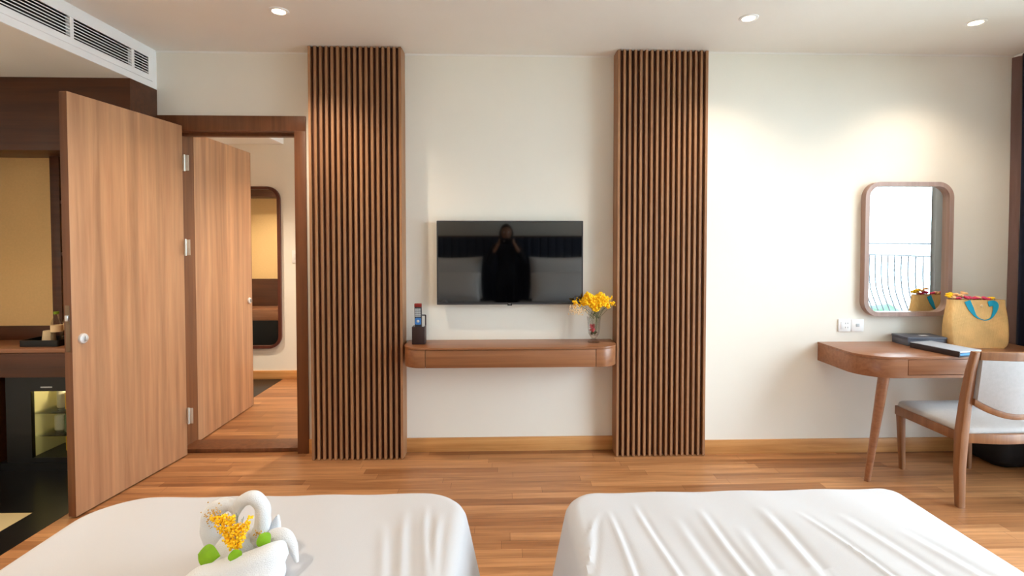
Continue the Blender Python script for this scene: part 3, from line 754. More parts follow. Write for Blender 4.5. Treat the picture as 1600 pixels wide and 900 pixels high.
# ---------------------------------------------------------------- black bag under the desk
t = thing('duffel_bag', 'soft black bag on the floor under the desk by the curtain', 'bag', (3.27, -.28, 0))
bm = nb(); ball(bm, (0, 0, 0), 1, 4)
for v in bm.verts:
    c = v.co; q = Vector([math.copysign(abs(a) ** .55, a) for a in c]); 
    v.co = Vector((3.24 + q.x * .145, -.28 + q.y * .155, .135 + q.z * .134 + .008 * math.sin(q.x * 9 + q.y * 7)))
obj('bag_body', bm, M['blackcloth'], t)
bm = nb(); tube(bm, catmull([(3.16, -.40, .24), (3.18, -.41, .29), (3.24, -.40, .31), (3.30, -.41, .29), (3.32, -.40, .24)], 6), .009, 8); obj('handle', bm, M['blackcloth'], t)

# ---------------------------------------------------------------- curtains
def curtain(name, label, m, y0, y1, xc, amp, wl, z0=.015, z1=2.68, ph=0):
    bm = nb(); n = int((y1 - y0) / .006); rows = 14; g = []
    for j in range(rows + 1):
        z = z0 + (z1 - z0) * j / rows; row = []
        for i in range(n + 1):
            y = y0 + (y1 - y0) * i / n; k = 2 * PI * (y - y0) / wl + ph
            x = xc + amp * math.sin(k + .25 * math.sin(z * 2.1 + y * 3)) * (1 - .25 * j / rows) + .004 * math.sin(z * 3 + k * .5)
            row.append(bm.verts.new((x, y + .004 * math.sin(z * 2 + i), z)))
        g.append(row)
    for j in range(rows):
        for i in range(n): bm.faces.new((g[j][i], g[j][i + 1], g[j + 1][i + 1], g[j + 1][i]))
    bmesh.ops.solidify(bm, geom=bm.faces[:], thickness=.003)
    o = obj(name, bm, m); tag(o, label, 'curtain'); return o
curtain('curtain', 'narrow taupe curtain edge hanging against the wall at the right border', M['curt1'], -.170, -.108, 3.447, .010, .10, ph=1.0)
curtain('curtain', 'dark navy blue curtain between the taupe edge and the pale curtain', M['curt2'], -.262, -.178, 3.44, .018, .08)
curtain('curtain', 'pale grey-brown curtain gathered beside the balcony door, seen in the wall mirror', M['curt3'], -.78, -.27, 3.445, .03, .11)
curtain('curtain', 'pale grey-brown curtain gathered at the far back end of the balcony doors', M['curt3'], -4.1, -3.5, 3.445, .03, .11)
bm = nb(); tube(bm, [(3.455, -4.15, 2.688), (3.455, -.11, 2.688)], .009, 10); tag(obj('curtain_rail', bm, M['white']), 'white curtain rail along the ceiling by the balcony doors', 'curtain rail')

# ---------------------------------------------------------------- beds with duvets
def bed(x0, x1, yf, label, grp):
    t = thing('bed', label, 'bed', ((x0 + x1) / 2, -2.9, 0), grp)
    yh = -3.99
    obj('base', bx(x0 + .05, x1 - .05, yh, yf - .09, .06, .30, .01), M['darkw'], t)
    obj('mattress', bx(x0 + .03, x1 - .03, yh, yf - .06, .301, .565, .04, seg=4), M['pillow'], t)
    for X in (x0 + .12, x1 - .12):
        for Y in (yf - .2, yh + .12): obj('leg', bx(X - .025, X + .025, Y - .025, Y + .025, 0, .0595), M['black'], t)
def duvet(x0, x1, yf, label, rads, folds, warm=0, seed=1, flare=(.02, .02)):
    """cover: flat top at z .60 with rounded edge, sides falling almost to the floor"""
    yh = -3.93; N_ = 9; rs = random.Random(seed)
    outl = rrect(x0, x1, yh, yf, (.03, .03, rads[1], rads[0]), 14)
    # resample outline
    P = [Vector((p[0], p[1])) for p in outl]; seg = []; tot = 0
    for a, b in zip(P, P[1:] + P[:1]): seg.append((a, b, (b - a).length)); tot += (b - a).length
    n = 560; pts = []; acc = 0; k = 0
    for i in range(n):
        d = tot * i / n
        while acc + seg[k][2] < d - 1e-9: acc += seg[k][2]; k += 1
        a, b, l = seg[k]; pts.append(a.lerp(b, (d - acc) / l if l > 1e-9 else 0))
    nrm = []
    for i in range(n):
        tg = (pts[(i + 3) % n] - pts[i - 3]).normalized(); nrm.append(Vector((tg.y, -tg.x)))
    bm = nb(); rings = []
    # skirt from the floor up
    def hang(i, z):
        u = i / n * tot
        w_ = (.010 * math.sin(u * 17 + seed) + .007 * math.sin(u * 31 + 2)) * min(1, (.56 - z) / .4)
        c = pts[i]; side = flare[1] if nrm[i].x > .3 else flare[0]
        fr = max(0, min(1, (pts[i].y - (yf - .9)) / .6))
        return (max(w_, -.004) + side * (.56 - z) / .45) * fr
    for z in (.09, .16, .24, .32, .40, .47, .53):
        rings.append([(pts[i] + nrm[i] * (hang(i, z)), z) for i in range(n)])
    for a in (20, 40, 60, 78, 90):
        r = .045; aa = math.radians(a)
        rings.append([(pts[i] - nrm[i] * (r * (1 - math.cos(aa))), .6 - .045 + r * math.sin(aa)) for i in range(n)])
    # top: grid clipped by insetting towards the centre line
    R_in = [pts[i] - nrm[i] * .045 for i in range(n)]
    cx = (x0 + x1) / 2; ya, yb = yh + .45, yf - .45
    def core(p): return Vector((cx + max(-.1, min(.1, (p.x - cx) * .15)), max(ya, min(yb, p.y))))
    m_ = 72
    for j in range(1, m_ + 1):
        rings.append([(R_in[i].lerp(core(R_in[i]), j / m_), .6) for i in range(n)])
    def hgt(x, y, z):
        if z < .55: return 0
        h = .004 * math.sin(x * 5 + seed) * math.sin(y * 4 + 1) + .0015 * math.sin(x * 23 + y * 9) 
        for fx, fy0, fy1, am, wd, sl in folds:
            xx = fx + sl * (fy0 - y)
            tt = min(1, max(0, (fy0 - y) / .12)) * min(1, max(0, (y - fy1) / .25))
            if tt > 0:
                d = (x - xx - .012 * math.sin(y * 6 + fx * 9)) / (wd * .75)
                h += .7 * am * tt * math.exp(-d * d) - am * .5 * tt * math.exp(-((d - 1.6) ** 2))
        return h
    V = []
    for r in rings: V.append([bm.verts.new((p.x, p.y, z + hgt(p.x, p.y, z))) for p, z in r])
    for a, b in zip(V, V[1:]):
        for i in range(n): bm.faces.new((a[i], a[(i + 1) % n], b[(i + 1) % n], b[i]))
    bmesh.ops.remove_doubles(bm, verts=V[-1], dist=.0005)
    try: bm.faces.new([v for v in V[-1] if v.is_valid])
    except Exception: pass
    bmesh.ops.recalc_face_normals(bm, faces=bm.faces[:])
    o = obj('duvet', bm, M['linen']); me = o.data; sd = o.modifiers.new('thickness', 'SOLIDIFY'); sd.thickness = .010; sd.offset = -1
    for p in me.polygons: p.use_smooth = True
    tag(o, label, 'duvet', 'white duvets on the twin beds')
    return o
bed(-1.325, -.115, -1.80, 'left twin bed, nearer the open door, mostly hidden under its white duvet', 'twin beds')
bed(.19, 1.345, -1.815, 'right twin bed, nearer the balcony, mostly hidden under its white duvet', 'twin beds')
duvet(-1.325, -.115, -1.80, 'smooth white duvet on the left bed, under the towel swan', (.17, .15),
      [(-.30, -1.93, -2.8, .007, .018, .10), (-.24, -1.90, -2.6, .006, .014, .12), (-.36, -2.0, -2.9, .006, .02, .16), (-.19, -1.95, -2.7, .006, .016, .05)], seed=2, flare=(.0, .085))
duvet(.19, 1.345, -1.815, 'creased white duvet on the right bed, with long ridges towards the pillows', (.13, .07),
      [(.425, -1.90, -3.4, .006, .013, .02), (.53, -2.0, -3.2, .005, .02, .03), (.61, -1.95, -3.4, .007, .016, .05), (.69, -2.05, -3.2, .005, .02, .0), (.79, -1.95, -3.5, .008, .02, .03), (.90, -1.98, -3.4, .007, .012, .18), (.33, -1.96, -3.0, .006, .012, -.05), (.27, -2.0, -2.6, .007, .014, -.28), (.30, -1.97, -2.3, .006, .010, -.5), (1.03, -2.0, -3.3, .006, .02, .12), (1.15, -2.1, -3.4, .005, .02, .15)], seed=5, flare=(.09, .0))

def pillow(cx, cy, cz, w_, h_, th, rx, label, grp):
    bm = nb(); n = 26
    for s in (1, -1):
        g = [[None] * (n + 1) for _ in range(n + 1)]
        for i in range(n + 1):
            for j in range(n + 1):
                u, v = -1 + 2 * i / n, -1 + 2 * j / n
                k = max(0, (1 - u ** 4) * (1 - v ** 4)) ** .45
                px = u * w_ / 2 * (1 - .05 * (1 - v * v) * abs(u)); pz = v * h_ / 2 * (1 - .07 * (1 - u * u) * abs(v))
                g[i][j] = bm.verts.new((px, s * th / 2 * k, pz))
        for i in range(n):
            for j in range(n): bm.faces.new((g[i][j], g[i + 1][j], g[i + 1][j + 1], g[i][j + 1]))
    bmesh.ops.remove_doubles(bm, verts=bm.verts[:], dist=1e-5); bmesh.ops.recalc_face_normals(bm, faces=bm.faces[:])
    xf(bm.verts, Matrix.Translation((cx, cy, cz)) @ Matrix.Rotation(rx, 4, 'X'))
    o = obj('pillow', bm, M['pillow']); return tag(o, label, 'pillow', grp)
for cx, side in ((-.72, 'left'), (.77, 'right')):
    pillow(cx, -3.87, .93, .84, .60, .17, .20, 'upright white pillow leaning on the headboard of the %s bed' % side, 'white pillows')
    pillow(cx, -3.50, .83, .82, .50, .19, .80, 'slanted white pillow in front of the upright one on the %s bed' % side, 'white pillows')
# headboard
t = thing('headboard', 'dark slate blue channelled headboard behind both beds', 'headboard', (0, -4.1, 0))
bm = nb(); i = 0; x = -2.25
while x < 2.3:
    box(bm, x, x + .115, -4.09, -4.03, .02, 1.50, .018, seg=3); x += .115
obj('padding', bm, M['slate'], t)
obj('backing_board', bx(-2.27, 2.32, -4.218, -4.091, 0, 1.52, .004), M['darkw'], t)

# ---------------------------------------------------------------- towel swan on the left bed
sx, sy = -.70, -2.24
ZB = .604
t = thing('towel_swan', 'white towels folded into two kissing swans on the left bed', 'towel', (sx, sy, ZB))
# right neck rises from the body, arches over and dips its beak; the left neck, thicker, meets it
def neck(pts, rads, name):
    P = catmull(pts, 7); bm = nb(); tube(bm, P, lerpl(rads, len(P)), 20)
    for i, v in enumerate(bm.verts): v.co += Vector((math.sin(v.co.z * 160), math.cos(v.co.z * 140), 0)) * .0006
    return obj(name, bm, M['towel'], t)
neck([(-.652, -2.22, .622), (-.641, -2.22, .655), (-.626, -2.222, .695), (-.618, -2.222, .735), (-.622, -2.222, .765), (-.640, -2.222, .784), (-.662, -2.222, .781), (-.678, -2.222, .766), (-.686, -2.224, .744), (-.687, -2.228, .722)],
     [.030, .024, .0205, .019, .0185, .018, .016, .014, .010, .004], 'swan_neck')
neck([(-.700, -2.20, .630), (-.728, -2.205, .650), (-.748, -2.21, .680), (-.754, -2.212, .715), (-.746, -2.215, .744), (-.724, -2.218, .763), (-.702, -2.22, .766), (-.690, -2.222, .752), (-.685, -2.224, .732)],
     [.034, .032, .029, .026, .0235, .020, .016, .010, .004], 'swan_neck')
bm = nb(); ball(bm, (-.680, -2.21, .640), 1, 4, (.070, .060, .060))
for v in bm.verts: v.co.z = max(v.co.z, ZB + .001)
obj('swan_chest', bm, M['towel'], t)
bm = nb(); ball(bm, (-.645, -2.27, .612), 1, 4, (.098, .085, .052))
for v in bm.verts: v.co.z = max(v.co.z, ZB + .001)
obj('body_roll', bm, M['towel'], t)
# folded towel edge sweeping in front
edge = catmull([(-.772, -2.345, .618), (-.756, -2.34, .648), (-.728, -2.33, .668), (-.690, -2.322, .674), (-.650, -2.318, .684), (-.604, -2.31, .697), (-.565, -2.295, .705), (-.545, -2.28, .696), (-.540, -2.27, .660)], 6)
bm = nb(); g = []
for p in edge:
    row = []
    for j in range(15):
        v = j / 14; b_ = ZB + .002
        z = p.z - (p.z - b_) * v ** 1.2; y = p.y - .055 * math.sin(v * PI / 2) - .006 * math.sin(v * PI * 3); x = p.x - .010 * v * (1 if p.x < -.65 else -.3)
        row.append((x, y, z))
    back = [(x, y + .014, z - .001 if z > ZB + .01 else z) for x, y, z in row]
    g.append([bm.verts.new(q) for q in row + back[::-1]])
for a, b in zip(g, g[1:]):
    n = len(a)
    for k in range(n): bm.faces.new((a[k], a[(k + 1) % n], b[(k + 1) % n], b[k]))
bm.faces.new(g[0]); bm.faces.new(g[-1]); bmesh.ops.recalc_face_normals(bm, faces=bm.faces[:])
obj('front_fold', bm, M['towel'], t)
# wing and tail tips on the right
def blade(pts, ws, th, name, nrm):
    P = catmull(pts, 6); bm = nb(); R4 = []; W = lerpl(ws, len(P)); N_ = Vector(nrm).normalized()
    for i, p in enumerate(P):
        tt = (P[min(i + 1, len(P) - 1)] - P[max(i - 1, 0)]).normalized(); s_ = tt.cross(N_).normalized(); nn = s_.cross(tt)
        R4.append([bm.verts.new(p + s_ * math.cos(a) * W[i] + nn * math.sin(a) * th * (.4 + W[i] / max(W))) for a in [2 * PI * k / 16 for k in range(16)]])
    for a, b in zip(R4, R4[1:]):
        for k in range(16): bm.faces.new((a[k], a[(k + 1) % 16], b[(k + 1) % 16], b[k]))
    bm.faces.new(R4[0]); bm.faces.new(R4[-1]); bmesh.ops.recalc_face_normals(bm, faces=bm.faces[:])
    obj(name, bm, M['towel'], t)
blade([(-.622, -2.20, .635), (-.606, -2.20, .672), (-.596, -2.20, .702), (-.590, -2.20, .727)], [.026, .024, .014, .002], .010, 'wing_tip', (0, -1, .3))
blade([(-.625, -2.235, .650), (-.588, -2.235, .684), (-.560, -2.237, .690), (-.540, -2.24, .672), (-.530, -2.245, .650), (-.522, -2.25, .632)], [.026, .025, .020, .014, .009, .004], .011, 'wing_tip', (0, -1, 1))
# leaves
def leafobj(c, s, rot, label):
    bm = nb(); n = 14
    L1 = []
    for i in range(n + 1):
        u = i / n; w_ = .48 * math.sin(PI * u ** .8) * (1 - .15 * u)
        L1.append([bm.verts.new(((u - .5) * s, q * w_ * s, .06 * s * math.sin(PI * u) - abs(q) * .05 * s)) for q in (-1, -.5, 0, .5, 1)])
    for a, b in zip(L1, L1[1:]):
        for k in range(4): bm.faces.new((a[k], a[k + 1], b[k + 1], b[k]))
    bmesh.ops.remove_doubles(bm, verts=bm.verts[:], dist=1e-6); bmesh.ops.recalc_face_normals(bm, faces=bm.faces[:])
    bmesh.ops.solidify(bm, geom=bm.faces[:], thickness=.0008)
    from mathutils import Euler
    xf(bm.verts, Matrix.Translation(c) @ Euler(rot).to_matrix().to_4x4())
    tag(obj('leaf', bm, M['leaf']), label, 'leaf', 'green leaves tucked into the towel swan')
leafobj((-.712, -2.300, .684), .052, (math.radians(62), .15, .1), 'largest green leaf, at the left of the towel swan')
leafobj((-.640, -2.318, .690), .034, (math.radians(66), 1.25, 0), 'small green leaf below the yellow flowers on the towel swan')
leafobj((-.594, -2.268, .699), .040, (math.radians(66), 1.0, .3), 'small green leaf at the right of the towel swan')
f = thing('flower_sprig', 'cluster of tiny yellow flowers laid in the middle of the towel swan', 'flowers', (sx, sy - .05, ZB + .09))
rs = random.Random(21); bm = nb(); bmp = nb(); bms = nb()
for i in range(620):
    u = rs.random() ** .8; cx = -.655 - .022 * u; hw_ = .012 + .042 * u; x = cx + rs.uniform(-1, 1) * hw_; z = .690 + u * .072
    if (x + .651) ** 2 + (z - .760) ** 2 < .017 ** 2: continue
    ball(bm, (x, -2.258 - rs.random() * .016 - .02 * (1 - u), z), rs.uniform(.0022, .0036), 1)
for i in range(110):
    ball(bmp, (-.722 + rs.gauss(0, .014), -2.25 - rs.random() * .008, .752 + rs.gauss(0, .013)), rs.uniform(.0014, .0022), 1)
for i in range(30):
    ball(bmp, (-.618 + rs.gauss(0, .007), -2.25, .704 + rs.gauss(0, .007)), rs.uniform(.0014, .0022), 1)
for i in range(26):
    x = -.680 + rs.uniform(-.05, .045); tube(bms, [(-.652, -2.28, .688), ((x - .66) / 2, -2.265, .72), (x, -2.255, rs.uniform(.735, .765))], .0005, 4)
obj('blossoms', bm, M['yellow'], f)['kind'] = 'stuff'
obj('pale_blossoms', bmp, mat('straw_blossom', col(214, 170, 90), .7), f)['kind'] = 'stuff'
obj('stems', bms, M['stem'], f)

# ---------------------------------------------------------------- minibar cabinet at the left
Yf = -.25; Yk = .07
t = thing('minibar_cabinet', 'dark wood built-in minibar cabinet behind the open door, with a beige recess', 'cabinet', (-2.95, -.1, 0))
obj('header_panel', bx(XL + .002, BX, Yf, .075, 2.0, BH - .001, .001), M['darkw'], t)
obj('side_panel', bx(BX - .03, BX, Yf + .002, -.001, 0, 2.0, .001), M['darkw'], t)
obj('back_panel', bx(XL + .002, BX - .03, Yk - .01, Yk, .86, 2.0), M['beige'], t, label='beige back panel')
obj('backsplash', bx(XL + .002, BX - .03, Yk - .025, Yk - .0105, .776, .87, .001), M['darkw'], t)
obj('divider', bx(-2.995, -2.935, -.012, Yk - .0255, .776, 2.0, .001), M['darkw'], t)
for z in (1.70, 1.355): obj('shelf', bx(-2.935, BX - .03, -.010, Yk - .0255, z - .012, z + .012, .001), M['darkw'], t)
obj('countertop', bx(XL + .002, BX - .03, Yf, Yk, .748, .776, .002), M['counterw'] if 'counterw' in M else M['deskw'], t, label='lighter brown wooden counter')
dr = obj('drawer', bx(-3.20, BX - .033, Yf + .001, Yk, .595, .745, .002), M['darkw'], t)
obj('partition', bx(-3.22, -3.17, Yf, Yk, .0, .594), M['darkw'], t)
obj('drawer', bx(XL + .002, -3.203, Yf + .001, Yk, .595, .745, .002), M['darkw'], t)
obj('plinth', bx(-3.17, BX - .03, Yf + .02, Yk, .0, .05), M['black'], t)
# fridge
l_ = bpy.data.lights.new('fridge_lamp', 'POINT'); l_.energy = 3.2; l_.color = (1, .80, .45); l_.shadow_soft_size = .02
o_ = bpy.data.objects.new('fridge_lamp', l_); C.objects.link(o_); o_.location = (-2.7, -.14, .53)
fx0, fx1 = -3.12, -2.52
t = thing('minibar_fridge', 'black glass-door minibar fridge under the counter, showing yellow items inside', 'fridge', (-2.82, -.1, .05))
bm = nb(); box(bm, fx0, fx0 + .03, Yf + .06, Yk, .051, .59); box(bm, fx1 - .03, fx1, Yf + .06, Yk, .051, .59)
box(bm, fx0 + .03, fx1 - .03, Yf + .06, Yk, .051, .07); box(bm, fx0 + .03, fx1 - .03, Yf + .06, Yk, .56, .59)
obj('cabinet_body', bm, M['black'], t)
obj('lining', bx(fx0 + .031, fx1 - .031, Yk - .02, Yk - .005, .071, .559), mat('fridge_lining', col(214, 206, 150), .5), t, label='pale yellow lining')
bm = nb(); ringed(bm, [(fx0, .051), (fx1, .051), (fx1, .59), (fx0, .59)], [(-2.967, .078), (-2.56, .078), (-2.56, .50), (-2.967, .50)], Yf + .03, Yf + .055, 'Y')
dd = obj('door', bm, M['black'], t, smooth=False)
obj('door_glass', bx(-2.967, -2.56, Yf + .04, Yf + .045, .078, .50), M['pane'], dd, smooth=False)
bm = nb()
for z in (.20, .345): box(bm, fx0 + .031, fx1 - .031, Yf + .07, Yk - .021, z, z + .006)
obj('rack', bm, M['pane'], t)
obj('lining', bx(-2.998, -2.990, Yf + .06, Yk - .021, .071, .559), mat('fridge_side_lining', col(214, 206, 160), .5), t, label='pale side lining')
text('MINIBAR', .018, (-2.86, Yf + .0295, .528), (PI / 2, 0, 0), M['keys'], 'lettering', dd) if False else obj('brand_strip', bx(-2.905, -2.835, Yf + .0285, Yf + .0299, .522, .530), M['keys'], dd, label='tiny pale lettering strip')
G = 'drinks in the minibar fridge'
def can(x, y, z, r, h, m, label, name='drink_can'):
    bm = nb(); lathe(bm, [(0, 0), (r * .85, 0), (r, .006), (r, h - .01), (r * .8, h), (0, h - .002)], (x, y, z), 20); tag(obj(name, bm, m), label, 'can', G)
yel = mat('yellow_can', col(226, 170, 20), .4); grn = mat('green_can', col(60, 84, 54), .4); sil = mat('silver_can', col(190, 186, 170), .35)
can(-2.815, -.10, .351, .033, .115, yel, 'yellow can on the top rack of the fridge, beside the door edge')
can(-2.905, -.06, .351, .03, .12, sil, 'silver can on the top rack of the fridge, left of the yellow one')
can(-2.825, -.10, .206, .033, .115, grn, 'green can on the middle rack of the fridge')
can(-2.91, -.07, .206, .033, .10, sil, 'short silver can on the middle rack of the fridge, left of the green one')
can(-2.84, -.07, .0705, .033, .115, yel, 'yellow can standing on the bottom of the fridge')

# tray, cup, bottles on the counter
ZC = .776
t = thing('serving_tray', 'black tray on the minibar counter', 'tray', (-2.97, -.13, ZC))
bm = nb(); prism(bm, rrect(-3.05, -2.81, -.20, -.02, .01, 4), ZC + .0003, ZC + .008, 'Z'); obj('tray_base', bm, M['black'], t)
bm = nb(); ringed(bm, rrect(-3.05, -2.81, -.20, -.02, .01, 4), rrect(-3.043, -2.817, -.193, -.027, .006, 4), ZC + .008, ZC + .040, 'Z'); obj('tray_rim', bm, M['black'], t)
t = thing('paper_cup', 'cream cup standing upside down on the black tray', 'cup', (-2.93, -.11, ZC + .009))
bm = nb(); lathe(bm, [(.038, 0), (.037, .004), (.030, .075), (.029, .08), (0, .08)], (-2.94, -.11, ZC + .0085), 26); obj('cup_body', bm, mat('cream_paper', col(226, 206, 170), .6), t)
bm = nb(); lathe(bm, [(.0395, 0), (.0405, .003), (.0385, .007)], (-2.94, -.11, ZC + .0085), 26); obj('cup_rim', bm, mat('cream_rim', col(226, 206, 170), .6), t)
def bottle(x, y, z, label, capm, s=1):
    t = thing('water_bottle', label, 'bottle', (x, y, z), 'bottles on the minibar tray')
    bm = nb(); lathe(bm, [(0, 0), (.028 * s, 0), (.031 * s, .006), (.031 * s, .06), (.029 * s, .065), (.031 * s, .07), (.031 * s, .13), (.024 * s, .155), (.013 * s, .175), (.012 * s, .19), (0, .19)], (x, y, z), 24); obj('bottle_body', bm, M['glass'], t)
    bm = nb(); lathe(bm, [(.0145 * s, .1905), (.0145 * s, .207), (0, .207)], (x, y, z), 18); obj('cap', bm, capm, t)
    bm = nb(); lathe(bm, [(.0314 * s, .078), (.0318 * s, .08), (.0318 * s, .118), (.0314 * s, .12)], (x, y, z), 24); obj('bottle_label', bm, M['pale'], t)
bottle(-2.865, -.14, ZC + .0085, 'clear bottle with a green cap on the tray, close to the door edge', mat('green_cap', col(130, 160, 30), .5))
bottle(-2.85, -.065, ZC + .0085, 'clear bottle with a copper cap on the tray, behind the green-capped one', mat('copper_cap', col(190, 120, 60), .4), .95)

# ---------------------------------------------------------------- wardrobe unit of the next room (seen in its mirror)
t = thing('luggage_bench', 'dark wood luggage bench unit of the next room, seen in the far mirror', 'cabinet', (-3.0, .4, 0))
obj('header_panel', bx(XL + .002, -2.32, .201, .52, 2.02, BH - .001), M['darkw'], t)
obj('back_panel', bx(XL + .002, -2.32, .201, .215, .93, 2.02), M['beige'], t, label='beige back panel')
obj('lower_panel', bx(XL + .002, -2.32, .201, .235, .0, .93), M['darkw'], t)
obj('bench', bx(XL + .002, -2.32, .2355, .62, .42, .56, .002), M['deskw'], t)
obj('side_panel', bx(-2.345, -2.32, .2355, .6, 0, .419), M['darkw'], t)
obj('base', bx(XL + .01, -2.346, .2355, .58, 0.002, .419), M['black'], t)

# ---------------------------------------------------------------- balcony and greenery beyond
struct('floor_balcony', bx(XR + .12, 5.1, -4.6, 2.4, -.15, -.02), M['concrete'])
t = thing('balcony_railing', 'thin metal balcony railing with bellied bars, seen in the wall mirror', 'railing', (4.9, -1.2, 0))
RXb = 4.88
bm = nb(); box(bm, RXb - .02, RXb + .02, -4.5, 2.3, 1.40, 1.425, .004); obj('top_rail', bm, M['railing'], t)
bm = nb(); box(bm, RXb - .01, RXb + .01, -4.5, 2.3, 1.255, 1.275, .002); obj('middle_rail', bm, M['railing'], t)
bm = nb(); box(bm, RXb - .01, RXb + .01, -4.5, 2.3, .04, .06, .002); obj('bottom_rail', bm, M['railing'], t)
for y in (-4.48, -2.2, .0, 2.28):
    obj('post', bx(RXb - .018, RXb + .018, y - .018, y + .018, -.02, 1.4), M['railing'], t)
bar0 = None
y = -4.38; pr = catmull([(0, 0, 1.26), (.0, 0, 1.0), (.03, 0, .78), (.13, 0, .52), (.20, 0, .32), (.17, 0, .16), (.0, 0, .05)], 4)
bm = nb(); tube(bm, [(RXb + p.x, 0, p.z) for p in pr], .009, 6)
bar0 = obj('bar', bm, M['railing'], t); first = True
while y < 2.25:
    b_ = bar0 if first else bar0.copy()
    if not first: C.objects.link(b_)
    first = False; b_.location.y = y; y += .112
# trees below the balcony level and the ground
struct('ground', bx(5.4, 120, -90, 60, -9.1, -9), M['pale_ground'])
random.seed(31)
def tree(x, y, h, r, label, seed):
    t = thing('tree', label, 'tree', (x, y, -9), 'trees beyond the balcony')
    rs = random.Random(seed); bm = nb()
    for k in range(16):
        a = rs.uniform(0, 2 * PI); q = rs.uniform(0, r * .75); ball(bm, (x + q * math.cos(a), y + q * math.sin(a), -9 + h - r + rs.uniform(-.6, .8) * r), r * rs.uniform(.35, .55), 2)
    for v in bm.verts: v.co += Vector((rs.uniform(-1, 1), rs.uniform(-1, 1), rs.uniform(-1, 1))) * r * .06
    obj('crown', bm, M['tree'], t, smooth=False)
    bm = nb(); tube(bm, [(x, y, -9), (x, y, -9 + h * .45), (x + .1, y, -9 + h - r)], [.22, .16, .1], 10); obj('trunk', bm, M['bark'], t)
for i, (x, y, h, r, lb) in enumerate(((12.5, -10.8, 7.6, 2.3, 'green tree beyond the balcony, in the lower left of the wall mirror'), (17, -8.4, 8.0, 2.6, 'green tree beyond the balcony, nearer the bag in the wall mirror'), (14, -15, 7.8, 2.4, 'rounded green tree farther back along the balcony'), (11.5, -4.5, 6.6, 2.1, 'lowest green tree, close below the balcony'))):
    tree(x, y, h, r, lb, 40 + i)

